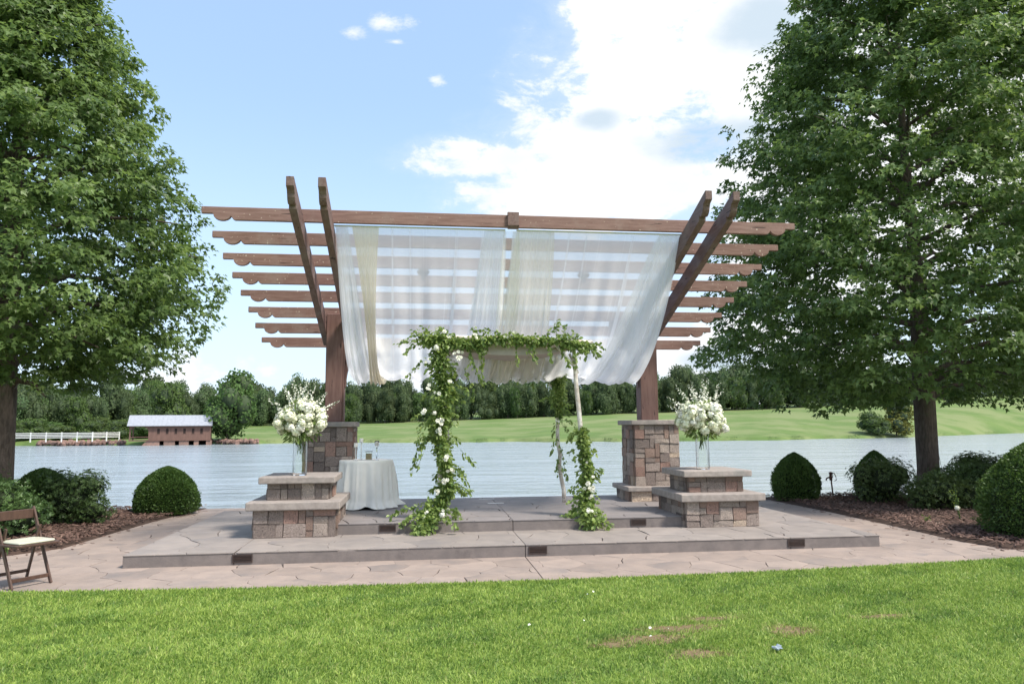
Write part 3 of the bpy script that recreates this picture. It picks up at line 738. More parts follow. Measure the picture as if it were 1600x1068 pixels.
# centre purlin whose end shows on the front rafter
def zr(y): return 1.65 + .2925 * 10.47 - TAN * (y - 10.47)
yA, yB = 10.40, 14.2
part('centre_purlin', prism([(yA, zr(yA) + .012), (yA, zr(yA) - .19), (yA + .03, zr(yA) - .22), (10.44, zr(10.44) - .23), (10.44, zr(10.44) + .012)], CX - .085, CX + .085, 'x'), M['woodY'], pg, bevel=.005)
# dark cable on the right side beams
P = [(CX + 2.72, 12.3, 3.78), (CX + 2.74, 12.25, 3.62), (CX + 2.66, 12.2, 3.50), (CX + 2.60, 12.18, 3.46)]
tag(obj('power_cable', mesh('power_cable', *tube(P, .008, 6), M['dark_metal'])), 'thin dark cable hanging between the two right side beams', 'cable')
for x, lab in ((.045, 'domed pendant lamp under the roof behind the left sheer panel'), (2.645, 'domed pendant lamp under the roof behind the right sheer panel')):
    y = 11.57; zb = 1.65 + .23 * y - HR
    t = thing('pendant_lamp', lab, 'lamp', (x, y, zb - .18), 0)
    part('shade', lathe([(.02, -.005), (.075, -.01), (.10, -.05), (.09, -.08), (.045, -.115), (.02, -.12)], 16, (x, y, zb)), M['dark_metal'], t, smooth=True)
    part('bulb', lathe([(.02, -.121), (.032, -.145), (.028, -.175), (.012, -.19)], 12, (x, y, zb)), M['dark_metal'], t, smooth=True)

# ------------------------------------------------------------------ draped fabric
def sheet(name, xf, xb_, mat, y0=10.56, z0=4.505, folds=6, amp=.05, seed=0, low=0., gather=0., zoff=0., label='', backx=None, nx=90, y3=14.15, z3=3.32, p2=1.5):
    r = np.random.default_rng(seed); nu, nv = nx, 46
    ph = r.random(8) * 6.28; Vv = []; UV = []
    for j in range(nv):
        t = j / (nv - 1)
        B = np.array([(1 - t) ** 3, 3 * t * (1 - t) ** 2, 3 * t * t * (1 - t), t ** 3])
        y = B @ np.array([y0, 11.35, 13.15, y3]); z = B @ np.array([z0, 3.15, p2, z3])
        for i in range(nu):
            u = i / (nu - 1)
            wv = min(1, t * 1.6) ** .8
            xl = xf[0] + (xb_[0] - xf[0]) * wv; xr = xf[1] + (xb_[1] - xf[1]) * wv
            if gather: # squeeze in the middle
                g = gather * math.sin(math.pi * min(t * 1.25, 1)); xc = (xl + xr) / 2; xl += (xc - xl) * g; xr += (xc - xr) * g
            uu = u + .012 * math.sin(9 * u + 4 * t + ph[0]) * wv
            x = xl + (xr - xl) * uu
            f = sum(math.sin(2 * math.pi * folds * (1 + .43 * k) * u + ph[k] + t * (1.2 if k % 2 else -1.0)) / (1 + .55 * k) for k in range(4)) / 2
            crease = -abs(math.sin(math.pi * folds * .5 * u + ph[5])) ** 6
            sag = math.sin(math.pi * t) ** 1.5
            dz = amp * (f * (.25 + t) + .8 * crease * t) + zoff
            sc = .10 * abs(math.sin(math.pi * folds * .38 * u + ph[6])) * sag * (1 if amp else 0)
            Vv.append((x, y + amp * .8 * f * t, z + dz * (.15 + sag) - sc - low * sag)); UV.append((u, t))
    F = np.array([(j * nu + i, j * nu + i + 1, (j + 1) * nu + i + 1, (j + 1) * nu + i) for j in range(nv - 1) for i in range(nu - 1)])
    o = obj(name, mesh(name, Vv, F, mat, smooth=True, uv=UV)); return tag(o, label, 'fabric')
sheet('sheer_drape', (-1.225, 1.235), (-1.15, 1.22), M['sheer'], folds=5, amp=.055, seed=1, label='white sheer drape slung under the left half of the pergola roof')
sheet('sheer_drape', (1.36, 3.945), (1.32, 3.86), M['sheer'], folds=5, amp=.06, seed=5, label='white sheer drape slung under the right half of the pergola roof')
sheet('cream_drape', (-.98, -.60), (-.92, -.56), M['sheer_cream'], y0=10.54, folds=9, amp=.05, seed=3, low=.03, gather=.62, zoff=-.04, label='narrow cream drape gathered over the left sheer panel', nx=50)
sheet('cream_drape', (1.42, 1.98), (1.10, 2.1), M['sheer_ivory'], y0=10.54, folds=7, amp=.04, seed=4, low=.02, zoff=-.035, label='wide cream drape gathered just right of the roof centre', nx=70)
sheet('greenish_drape', (1.22, 1.45), (1.15, 1.62), M['sheer_green'], y0=10.53, folds=3, amp=.03, seed=8, low=.01, zoff=-.05, label='pale green tinted drape hanging at the roof centre', nx=40)
sheet('gauze_drape', (.95, 1.25), (.60, 1.35), M['sheer'], y0=10.55, folds=4, amp=.05, seed=9, low=.0, zoff=-.04, label='second white gauze fold sweeping down left of the roof centre', nx=50)
sheet('gauze_drape', (3.60, 3.93), (2.8, 3.84), M['sheer'], y0=10.55, folds=5, amp=.06, seed=10, low=.02, zoff=-.04, label='second white gauze fold sweeping in from the right front corner', nx=60)
sheet('gauze_drape', (-1.21, -1.05), (-1.13, -.75), M['sheer'], y0=10.55, folds=3, amp=.05, seed=11, low=.02, zoff=-.03, label='second white gauze fold along the far left side of the drapes', nx=40)
for a, b, lab in ((-1.235, 1.245, 'white curtain pole under the front rafter, left half'), (1.41, 3.955, 'white curtain pole under the front rafter, right half')):
    tag(obj('curtain_pole', mesh('curtain_pole', *tube([(a, 10.555, 4.515), (b, 10.555, 4.515)], .012, 8), M['white_paint'])), lab, 'pole')

# ------------------------------------------------------------------ birch arch
arch = thing('birch_arch', 'rustic four-legged birch pole arch with a beige cloth canopy', 'wedding arch', (1.4, 11.9, .3))
def wob(P, seed, a=.02):
    r = np.random.default_rng(seed); P = np.asarray(P, float); t = np.linspace(0, 1, len(P)); n = 14; tt = np.linspace(0, 1, n)
    Q = np.stack([np.interp(tt, t, P[:, k]) for k in range(3)], 1); Q[1:-1] += r.normal(0, a * .35, (n - 2, 3)) * [1, 1, .3]; return Q
def pole(name, P, r0, r1, seed, a=.02):
    Q = wob(P, seed, a); part(name, tube(Q, np.linspace(r0, r1, len(Q)), 10), M['birch'], arch, smooth=True)
Y1, Y2 = 10.98, 12.9; ZT = 2.93
pole('leg', [(.36, Y1, .3), (.30, Y1, 1.1), (.35, Y1, 2.0), (.37, Y1, ZT + .05)], .040, .030, 1)
pole('leg', [(2.60, Y1, .3), (2.50, Y1, .9), (2.42, Y1, 1.6), (2.37, Y1, 2.3), (2.32, Y1, ZT + .06)], .042, .030, 2, .012)
pole('leg', [(2.53, Y2, .3), (2.44, Y2, 1.2), (2.42, Y2, 2.0), (2.42, Y2, ZT + .05)], .036, .028, 3)
pole('leg', [(.50, Y2, .3), (.48, Y2, 1.5), (.47, Y2, ZT + .05)], .036, .028, 4)
pole('crossbar', [(-.02, Y1 - .03, ZT + .02), (1.2, Y1 - .02, ZT + .03), (2.62, Y1 - .03, ZT - .03)], .034, .030, 5)
pole('crossbar', [(.25, Y2 + .03, ZT - .02), (2.62, Y2 + .03, ZT - .02)], .032, .028, 6)
pole('side_bar', [(.40, Y1 - .1, ZT - .05), (.47, Y2 + .1, ZT - .05)], .030, .026, 7)
pole('side_bar', [(2.34, Y1 - .1, ZT - .05), (2.42, Y2 + .1, ZT - .05)], .030, .026, 8)
pole('brace', [(1.98, Y1 - .06, ZT), (2.36, Y1 - .045, ZT - .44)], .024, .022, 9, .01)
pole('brace', [(2.18, Y2 - .05, ZT - .10), (2.43, Y2 - .05, ZT - .60)], .022, .02, 10, .01)
pole('brace', [(1.85, Y2 - .06, ZT - .06), (2.33, Y2 - .05, ZT - .62)], .022, .02, 11, .01)
pole('brace', [(2.28, Y1 + .06, ZT - .2), (2.41, Y1 + .03, ZT - .5)], .02, .018, 12, .01)
nu, nv = 30, 22; Vc = []
for j in range(nv):
    for i in range(nu):
        u, v = i / (nu - 1), j / (nv - 1)
        Vc.append((.40 + 1.95 * u, Y1 + .05 + (Y2 - Y1 - .1) * v, ZT - .03 - .16 * math.sin(math.pi * u) ** .7 * (1 - .5 * v) - .05 * math.sin(u * 23 + v * 3) * .3 - .07 * math.sin(math.pi * v)))
V2, F2 = np.array(Vc), [(j * nu + i, j * nu + i + 1, (j + 1) * nu + i + 1, (j + 1) * nu + i) for j in range(nv - 1) for i in range(nu - 1)]
part('canopy', (V2, F2), M['parchment'], arch, smooth=True)
k0 = len(V2); Vf = []
for i in range(nu):
    u = i / (nu - 1); x = .40 + 1.95 * u
    for j in range(4): Vf.append((x, Y1 + .045 + .012 * math.sin(u * 31 + j), ZT + .02 - j * (.055 + .028 * math.sin(math.pi * u))))
part('canopy_valance', (np.array(Vf), [(i * 4 + j, (i + 1) * 4 + j, (i + 1) * 4 + j + 1, i * 4 + j + 1) for i in range(nu - 1) for j in range(3)]), M['parchment'], arch, smooth=True)

# blossoms ----------------------------------------------------------------
def bloom_mesh(name, mat, petals, r, seed, layers=3, ball=False):
    rr = np.random.default_rng(seed); L = []
    if ball:  # hydrangea like head of small florets / dense rose
        n = petals; d = unit(n, .25); P = d * r * rr.uniform(.72, .95, (n, 1)); t = np.cross(d, unit(n))
        L.append(leaves(P, t, d, rr.uniform(.38, .55, n) * r, 'round', rr.random(n), .95, .10))
        L.append(leaves(P * .7, -t, d, rr.uniform(.45, .6, n) * r, 'round', rr.random(n), .95, .05))
    else:
        for k in range(layers):
            m_ = petals; a = np.arange(m_) * 2 * math.pi / m_ + k * .5; up_ = .25 + k * .45
            D = np.stack([np.cos(a), np.sin(a), np.full(m_, up_)], 1); N = np.stack([-np.cos(a) * .6, -np.sin(a) * .6, np.ones(m_)], 1)
            L.append(leaves(np.zeros((m_, 3)) + [0, 0, .01 * k], D, N, np.full(m_, r * (1 - .2 * k)), 'round', rr.random(m_), .8, -.16))
    V_, F_, T_ = merge_leaves(L)
    return mesh(name, V_, F_, mat, attr=T_)
BL_BALL = [bloom_mesh('bloom', M['ivory'], 46, 1.0, k, ball=True) for k in range(3)]
BL_W = [bloom_mesh('bloom', M['white_petal'], 46, 1.0, 10 + k, ball=True) for k in range(2)]
BL_OPEN = [bloom_mesh('bloom', M['white_petal'], 6, 1.0, 20 + k) for k in range(3)]
core_s = lathe([(0.001, -.72), (.5, -.5), (.74, 0), (.5, .5), (.001, .72)], 8)
MB_CORE = {k: mesh('bloom_centre', *core_s, M[k], smooth=True) for k in ('ivory', 'white_petal')}
def place_bloom(me, loc, s, parent, core=None, d=None):
    o = obj('bloom', me, parent, Vector(loc) - parent.location, scale=(s, s, s))
    if d is None: d = Vector(rng.normal(size=3))
    o.rotation_euler = Vector(d).to_track_quat('Z', 'Y').to_euler()
    if core: obj('bloom_centre', MB_CORE[core], o)
    return o

# garlands -------------------------------------------------------------------
def garland(name, label, path, rad, n, size, seed, strands=(), blooms=()):
    r = np.random.default_rng(seed); path = np.asarray(path, float)
    g = thing(name, label, 'garland', tuple(path[-1]), 0, None); g.location = tuple(path[0])
    L = np.concatenate([[0], np.cumsum(np.linalg.norm(np.diff(path, axis=0), axis=1))]); rad = np.asarray(rad, float)
    s = r.random(n) * L[-1]; C = np.stack([np.interp(s, L, path[:, k]) for k in range(3)], 1); rr = np.interp(s, L, rad)
    # clumping along and around the path
    clump = .65 + .45 * np.sin(s * 9 + seed) * np.sin(s * 23 + 1)
    d = unit(n); off = d * (rr * clump * r.random(n) ** .55)[:, None]; P = C + off
    P[:, 2] = np.maximum(P[:, 2], .17 + .02 * r.random(n)); P[:, 2] = np.where(P[:, 1] > 10.64, np.maximum(P[:, 2], .315), P[:, 2])
    D = off / (np.linalg.norm(off, axis=1)[:, None] + 1e-6) + unit(n) * .7 + [0, 0, -.55]
    lst = [leaves(P, D, unit(n, 1.2), r.uniform(.6, 1.15, n) * size, 'round', np.clip(r.beta(2, 2.2, n) + .15 * lump(P, seed, 6), 0, 1), .62, .08)]
    stems = []
    for (p0, vec, ln, nn) in strands:      # loose hanging or reaching sprays
        p0 = np.array(p0, float); vec = np.array(vec, float); vec /= np.linalg.norm(vec); pts = [p0]
        for k in range(8):
            vec = vec + np.array([r.normal(0, .16), r.normal(0, .12), -.12]); vec /= np.linalg.norm(vec); q = pts[-1] + vec * ln / 8
            lowz = .33 if q[1] > 10.64 else .18
            if q[2] < lowz: q[2] = lowz; vec[2] = 0
            pts.append(q)
        pts = np.array(pts); stems.append(tube(pts, np.linspace(.0035, .0012, len(pts)), 4, False))
        u = r.random(nn) * (len(pts) - 1); i = u.astype(int); f = (u - i)[:, None]; Q = pts[i] * (1 - f) + pts[np.minimum(i + 1, len(pts) - 1)] * f + r.normal(0, .016, (nn, 3))
        T = np.gradient(pts, axis=0)[i]; T /= np.linalg.norm(T, axis=1)[:, None]
        lst.append(leaves(Q, T + unit(nn) * .9 + [0, 0, -.4], unit(nn, .8), r.uniform(.6, 1.15, nn) * size, 'round', r.beta(2, 2, nn), .6, .08))
    V_, F_, T_ = merge_leaves(lst); off0 = np.array(g.location)
    obj('foliage', mesh('foliage', V_ - off0, F_, M['vine'], attr=T_), g, kind='stuff')
    # the woody vine inside
    stems.append(tube(path + r.normal(0, .01, path.shape), .012, 6))
    Vs, Fs = join(stems); obj('vine', mesh('vine', Vs - off0, Fs, M['stem']), g, kind='stuff')
    for (p, sz, kind) in blooms:
        if kind == 'b': place_bloom(BL_W[int(r.integers(2))], p, sz * .85, g, 'white_petal')
        else:
            for k in range(max(1, int(kind * .8))):
                q = np.array(p) + r.normal(0, sz * .6, 3); q[1] -= .03; place_bloom(BL_OPEN[int(r.integers(3))], q, sz * r.uniform(.5, .85), g, None, Vector((r.normal(0, .5), -1, r.normal(.3, .4))))
    return g
def strands_for(pts, r, n, ln, dirs, nn):
    out = []
    for _ in range(n):
        p = pts[int(r.integers(len(pts)))]; out.append((np.array(p) + r.normal(0, .05, 3), np.array(dirs) * r.uniform(.3, 1, 3) * np.where(r.random(3) < .5, 1, [(-1), 1, 1]), ln * r.uniform(.5, 1.2), nn))
    return out
r_ = np.random.default_rng(44)
gl = [(.32, 10.92, 2.95), (.28, 10.90, 2.6), (.36, 10.90, 2.2), (.33, 10.90, 1.8), (.26, 10.90, 1.5), (.40, 10.88, 1.05), (.44, 10.86, .75), (.28, 10.84, .5), (.16, 10.70, .38), (.06, 10.50, .26), (.0, 10.42, .22)]
st = strands_for(gl[:8], r_, 44, .36, (1, .35, .1), 24) + [((.05, 10.9, 1.55), (-.5, -.1, -.5), .62, 46), ((.12, 10.9, 1.5), (-.35, -.1, -.8), .5, 36), ((-.05, 10.9, 2.9), (-1, 0, .3), .30, 22), ((.0, 10.9, 2.85), (-1, 0, -.2), .28, 22), ((.05, 10.9, 2.6), (-.6, 0, -.5), .35, 26), ((.60, 10.9, 1.3), (.5, 0, -.6), .3, 22), ((.62, 10.9, 1.0), (.4, 0, -.6), .3, 22),
      ((.0, 10.8, .48), (-1, -.1, .1), .45, 54), ((.08, 10.75, .42), (-1, -.2, .0), .42, 46), ((.08, 10.6, .4), (-1, -.3, .3), .30, 36), ((.3, 10.6, .36), (.7, -.5, .1), .35, 36), ((.35, 10.6, .45), (.8, -.2, .3), .3, 30), ((.65, 10.9, 2.5), (.4, 0, -.8), .5, 34), ((.72, 10.9, 2.8), (.3, 0, -1), .6, 40), ((.85, 10.9, 2.85), (.2, 0, -1), .55, 36)]
bl = [((.24, 10.76, 2.78), .062, 'b'), ((.50, 10.74, 2.66), .06, 4), ((.42, 10.74, 2.30), .045, 3), ((.30, 10.74, 2.13), .05, 3), ((.06, 10.76, 1.86), .05, 4), ((.22, 10.76, 1.83), .04, 'b'), ((.30, 10.74, 1.70), .055, 6), ((.30, 10.74, 1.56), .05, 5), ((.10, 10.78, 2.2), .04, 4), ((.42, 10.74, 1.20), .055, 5), ((.46, 10.72, 1.05), .05, 4), ((.36, 10.70, .86), .05, 5), ((.24, 10.68, .72), .045, 4), ((.38, 10.62, .48), .05, 3), ((.33, 10.56, .40), .052, 'b'), ((.62, 10.76, 2.72), .045, 4), ((.12, 10.78, 2.58), .045, 3), ((.10, 10.6, .44), .04, 3), ((.05, 10.44, .34), .04, 2)]
garland('leafy_garland', 'thick leafy garland with white blooms wrapped down the front left arch leg', gl,
        [.20, .25, .18, .17, .16, .13, .14, .16, .25, .24, .16], 4600, .066, 51, st, bl)
gt = [(-.05, 10.90, 2.95), (.3, 10.88, 2.90), (.7, 10.90, 2.86), (1.1, 10.90, 2.93), (1.5, 10.90, 2.92), (1.85, 10.90, 2.90), (2.15, 10.90, 2.92), (2.42, 10.90, 2.88), (2.5, 10.90, 2.78)]
st = strands_for(gt[1:], r_, 34, .32, (.7, .3, .5), 22) + [((2.3, 10.88, 2.9), (.1, 0, -1), .42, 34), ((2.15, 10.88, 2.88), (-.1, 0, -1), .40, 34)] + [((x_, 10.9, 2.9), (r_.normal(0, .15), 0, -1), r_.uniform(.18, .36), 24) for x_ in (.75, .9, 1.02, 1.45, 1.6, 1.7, 1.95, 2.1, 2.45, 2.55)] + [((.85, 10.9, 2.98), (-.5, 0, .8), .22, 18), ((2.05, 10.9, 2.98), (.1, 0, 1), .26, 24), ((2.2, 10.9, 2.98), (-.3, 0, .9), .24, 22), ((1.9, 10.9, 3.0), (.4, 0, .7), .24, 20), ((2.5, 10.9, 2.9), (.7, 0, -.5), .32, 22)]
garland('leafy_garland', 'leafy garland with small white buds lying along the front crossbar', gt,
        [.14, .19, .13, .12, .09, .08, .11, .16, .14], 2200, .064, 52, st, [((.30, 10.76, 2.99), .055, 3), ((.8, 10.77, 2.95), .045, 3), ((1.42, 10.78, 2.98), .035, 3), ((1.25, 10.78, 2.96), .03, 3), ((.45, 10.78, 2.98), .04, 4), ((2.0, 10.78, 2.96), .03, 2)])
gf = [(2.43, 10.92, 1.55), (2.46, 10.90, 1.25), (2.49, 10.88, 1.0), (2.47, 10.86, .75), (2.44, 10.80, .5), (2.42, 10.62, .36), (2.47, 10.48, .26)]
st = strands_for(gf, r_, 28, .26, (1, .3, .1), 22) + [((2.5, 10.85, .5), (-1, -.1, -.1), .42, 44), ((2.4, 10.8, .6), (-.9, -.1, .1), .30, 34), ((2.35, 10.8, .42), (-1, -.1, 0), .3, 40), ((2.5, 10.6, .4), (.8, -.3, .2), .18, 22)]
garland('leafy_garland', 'short leafy garland spilling down the lower front right arch leg', gf,
        [.06, .12, .14, .17, .21, .24, .16], 2200, .064, 53, st, [((2.47, 10.72, .78), .06, 6), ((2.50, 10.72, .70), .05, 5), ((2.52, 10.70, .62), .045, 3), ((2.52, 10.74, .94), .04, 2), ((2.45, 10.56, .42), .05, 4), ((2.52, 10.54, .38), .05, 3), ((2.45, 10.76, 1.1), .035, 2)])
gb = [(2.42, 12.82, 2.75), (2.44, 12.82, 2.4), (2.44, 12.82, 2.05), (2.45, 12.84, 1.8)]
st = strands_for(gb, r_, 14, .3, (1, .3, .6), 22) + [((2.44, 12.8, 1.75), (-.4, -.1, -.8), .32, 24), ((2.46, 12.8, 1.7), (.5, -.1, -.6), .3, 20), ((2.42, 12.8, 1.45), (-.6, -.1, -.7), .35, 26), ((2.44, 12.8, 1.3), (.5, 0, -.8), .5, 34), ((2.42, 12.8, 1.1), (-.3, 0, -.9), .35, 22), ((2.45, 12.8, .95), (.6, 0, -.6), .28, 16)]
garland('leafy_garland', 'dark leafy garland tied around the top of the rear right arch leg', gb, [.20, .21, .18, .07], 1500, .062, 54, st, [((2.40, 12.72, 1.72), .035, 3)])
gr_ = [(1.0, 12.8, 2.80), (1.5, 12.8, 2.76), (2.0, 12.8, 2.74), (2.4, 12.8, 2.76)]
st = [((x_, 12.8, 2.74), (r_.normal(0, .5), 0, -1), r_.uniform(.25, .5), 26) for x_ in (1.1, 1.2, 1.35, 1.7, 1.8, 1.9, 2.0, 2.1, 2.15, 2.25)]
garland('leafy_garland', 'thin leafy garland hanging from the rear crossbar of the arch', gr_, [.04, .06, .07, .08], 420, .058, 55, st)
gq = [(.50, 12.82, 2.85), (.55, 12.82, 2.5), (.52, 12.82, 2.1), (.5, 12.82, 1.6)]
garland('leafy_garland', 'leafy garland on the rear left arch leg behind the thick garland', gq, [.16, .14, .12, .07], 700, .058, 56, strands_for(gq, r_, 8, .3, (1, .3, .6), 20))

# ------------------------------------------------------------------ table with cloth and candles
TC = (-.885, 12.78)
t = thing('round_table', 'small round table hidden under a floor-length ivory cloth', 'table', (TC[0], TC[1], .3))
part('tabletop', lathe([(.0, .755), (.43, .755), (.43, .775), (.0, .775)], 36, (TC[0], TC[1], .3)), M['chair'], t)
for k in range(4):
    a = k * math.pi / 2 + .4; part('leg', tube([(TC[0] + .3 * math.cos(a), TC[1] + .3 * math.sin(a), .303), (TC[0] + .3 * math.cos(a), TC[1] + .3 * math.sin(a), 1.054)], .018, 8), M['chair'], t)
nu, nv = 220, 22; Vt = [(TC[0], TC[1], 1.084)]; Ft = []
for j in range(nv):
    v = j / (nv - 1)
    for i in range(nu):
        a = 2 * math.pi * i / nu
        fold = (1 - 2 * abs(math.sin(5.5 * a + .8 * math.sin(3 * a))) ** .7) * .7 + .4 * math.sin(19 * a + 1.3) + .25 * math.sin(5 * a)
        if j < 3: rr = (.2, .36, .435)[j]; z = 1.084 - (0, 0, .002)[j]; rr += 0
        else:
            q = (j - 3) / (nv - 4); rr = .445 + .075 * q + .045 * fold * min(1, q * 2.2) ** .7; z = 1.072 - .758 * q
            if q > .86:
                lift = max(0, math.sin(4 * a + 1.2)) ** 4; rr += (q - .86) * .5 * (1 + .5 * fold) ; z += lift * (q - .86) * .28
            z = max(z, .306 + .006 * (1 + fold) * (1 if q > .99 else 1))
        Vt.append((TC[0] + rr * math.cos(a), TC[1] + rr * math.sin(a), z))
Ft = [(0, 1 + i, 1 + (i + 1) % nu) for i in range(nu)] + [(1 + j * nu + i, 1 + j * nu + (i + 1) % nu, 1 + (j + 1) * nu + (i + 1) % nu, 1 + (j + 1) * nu + i) for j in range(nv - 1) for i in range(nu)]
tag(obj('tablecloth', fix(mesh('tablecloth', Vt, [f[::-1] for f in Ft], M['white_fabric'], smooth=True))), 'floor-length ivory cloth draped over the small round table', 'tablecloth')
ZTb = 1.0865
def candle_holder(x, y, h, glass_r, kind, label):
    t = thing('candle_holder', label, 'candle holder', (x, y, ZTb))
    c = (x, y, ZTb)
    part('foot', lathe([(.0, 0), (.042, 0), (.040, .006), (.012, .014), (.008, .03)], 20, c), M['glass'] if kind == 'g' else M['white_paint'], t, smooth=True)
    part('stem', lathe([(.0078, .0301), (.007, h * .5), (.009, h - .07), (.010, h - .061)], 14, c), M['glass'] if kind == 'g' else M['white_paint'], t, smooth=True)
    if kind == 'g': part('bowl', lathe([(.008, h - .06), (.038, h - .045), (.042, h + .0), (.038, h + .035), (.036, h + .035), (.040, h), (.036, h - .042), (.006, h - .055)], 20, c), M['glass'], t, smooth=True)
    else: part('dish', lathe([(.0, h - .06), (.026, h - .058), (.034, h - .045), (.0, h - .045)], 20, c), M['white_paint'], t)
    z0 = h - .044
    part('candle', lathe([(.0, z0), (.031, z0), (.032, z0 + .05), (.029, z0 + .056), (.0, z0 + .053)], 18, c), M['white_fabric'], t, smooth=False)
    part('wick', tube([(x, y, ZTb + z0 + .05), (x + .002, y, ZTb + z0 + .064)], .0015, 5), M['dark_metal'], t)
candle_holder(-1.04, 12.52, .27, .03, 'w', 'shorter white stemmed candle holder at the left edge of the cloth')
candle_holder(-.965, 12.70, .345, .03, 'w', 'tallest white stemmed candle holder on the clothed table')
candle_holder(-.70, 12.60, .28, .04, 'g', 'clear glass goblet candle holder right of the sand-filled box')
t = thing('keepsake_box', 'small square sand-coloured glass keepsake box between the candle holders', 'box', (-.83, 12.62, ZTb))
part('tray', box(-.93, -.73, 12.55, 12.69, ZTb, ZTb + .008), M['white_paint'], t)
part('glass_case', join([box(-.885, -.775, 12.565, 12.57, ZTb + .009, ZTb + .135), box(-.885, -.775, 12.67, 12.675, ZTb + .009, ZTb + .135), box(-.885, -.88, 12.5701, 12.6699, ZTb + .009, ZTb + .135), box(-.78, -.775, 12.5701, 12.6699, ZTb + .009, ZTb + .135)]), M['glass'], t)
part('filling', box(-.879, -.781, 12.571, 12.669, ZTb + .010, ZTb + .105), M['sand'], t)
part('rim', box(-.89, -.77, 12.56, 12.68, ZTb + .136, ZTb + .144), M['dark_metal'], t)

# ------------------------------------------------------------------ vases with flowers
def vase(x, y, label, label2, seed, hh=.53):
    z = .956; t = thing('glass_vase', label, 'vase', (x, y, z))
    part('cylinder', lathe([(0.0, .0), (.098, .0), (.10, .004), (.10, hh), (.094, hh), (.094, .034), (.0, .03)], 40, (x, y, z)), M['glass'], t, smooth=False)
    r = np.random.default_rng(seed); c = np.array([x, y, z + hh + .225])
    b = thing('flower_bouquet', label2, 'bouquet', (x, y, z + hh))
    blooms = []
    n = 66; gi = np.arange(n) + .5; ph = np.arccos(1 - 1.62 * gi / n); th = math.pi * (1 + 5 ** .5) * gi
    for k in range(n):
        d = np.array([math.cos(th[k]) * math.sin(ph[k]), math.sin(th[k]) * math.sin(ph[k]), math.cos(ph[k])]); d += r.normal(0, .08, 3)
        R_ = .30 * r.uniform(.80, 1.10); p = c + d * np.array([R_ * 1.10, R_, R_ * .78]); sz = r.uniform(.055, .080)
        if r.random() < .18: sz = r.uniform(.085, .105)
        me = BL_BALL[int(r.integers(3))] if r.random() < .8 else BL_W[int(r.integers(2))]
        place_bloom(me, p, sz, b, 'ivory' if me in BL_BALL else 'white_petal', Vector(d))
    # inner mass of leaves
    nl = 620; d = unit(nl, .1); P = c + d * r.uniform(.12, .30, (nl, 1)); lst = [leaves(P, d + unit(nl) * .6, unit(nl, .6), r.uniform(.04, .085, nl), 'oval', r.random(nl) * .8, .45, .1)]
    # drooping leaves below
    nl = 90; a = r.uniform(0, 6.28, nl); P = np.stack([x + .2 * np.cos(a) * r.uniform(.5, 1.2, nl), y + .2 * np.sin(a), z + hh + r.uniform(-.03, .10, nl)], 1)
    lst.append(leaves(P, np.stack([np.cos(a), np.sin(a), -.9 + 0 * a], 1), unit(nl, 1), r.uniform(.05, .10, nl), 'oval', r.random(nl) * .7, .4, .1))
    V_, F_, T_ = merge_leaves(lst); obj('foliage', mesh('foliage', V_ - np.array(b.location), F_, M['vine'], attr=T_), b, kind='stuff')
    # flower spikes
    dirs = [(-.95, 0, .62), (-.28, .1, 1.2), (-.05, -.1, 1.0), (.10, 0, 1.12), (.35, .1, 1.05), (.78, -.1, .85), (1.0, 0, .52), (-.55, .3, .95), (.2, -.3, 1.0), (-.42, -.2, .9)]
    if seed == 62: dirs = [(-.95, 0, .58), (-.75, 0, .95), (-.35, .1, 1.05), (.05, -.1, 1.15), (.28, .1, 1.12), (.75, -.1, .9), (.62, 0, 1.05), (-.15, .3, 1.1), (-1.05, .1, .4)]
    for dd in dirs:
        dd = np.array(dd, float); L_ = r.uniform(.36, .46) * np.linalg.norm(dd); dd /= np.linalg.norm(dd); pts = [c + dd * s for s in np.linspace(.12, .12 + L_, 6)]; pts = np.array(pts); pts[:, 2] += .03 * np.linspace(0, 1, 6) ** 2
        sp = obj('flower_spike', mesh('flower_spike', *[(lambda vf: (vf[0] - np.array(b.location)))(tube(pts, .004, 5)), tube(pts, .004, 5)[1]], M['stem']), b)
        m_ = 30; s = np.linspace(.30, 1, m_); Q = np.stack([np.interp(s * 5, range(6), pts[:, k]) for k in range(3)], 1); rad_ = .030 * (1.15 - s)[:, None] + .006
        off = np.cross(unit(m_), dd); off /= np.linalg.norm(off, axis=1)[:, None]; Q = Q + off * rad_
        L3 = [leaves(Q, off + dd * .4 + unit(m_) * .5, unit(m_), (.042 * (1.25 - s)), 'round', r.random(m_), .9, .12), leaves(Q, -off * .3 + dd * .6 + unit(m_) * .6, unit(m_), (.04 * (1.25 - s)), 'round', r.random(m_), .9, .12)]
        V_, F_, T_ = merge_leaves(L3); obj('spike_petals', mesh('spike_petals', V_ - np.array(b.location), F_, M['white_petal'], attr=T_), sp, kind='stuff')
    # stems in the vase
    for k in range(16):
        a = r.uniform(0, 6.28); q = r.uniform(.02, .075); part('stem', tube([(x + q * math.cos(a), y + q * math.sin(a), z + hh - r.uniform(.14, .24)), (x + .6 * q * math.cos(a + 1), y + .6 * q * math.sin(a + 1), z + hh + .05), (x, y, z + hh + .15)], .004, 5), M['stem'], b)
vase(-1.70, 11.0, 'tall clear glass cylinder vase on the left stone pedestal', 'round bouquet of ivory roses with white spikes above the left pedestal', 61)
vase(4.34, 11.0, 'tall clear glass cylinder vase on the right stone pedestal', 'round bouquet of ivory roses with white spikes above the right pedestal', 62)

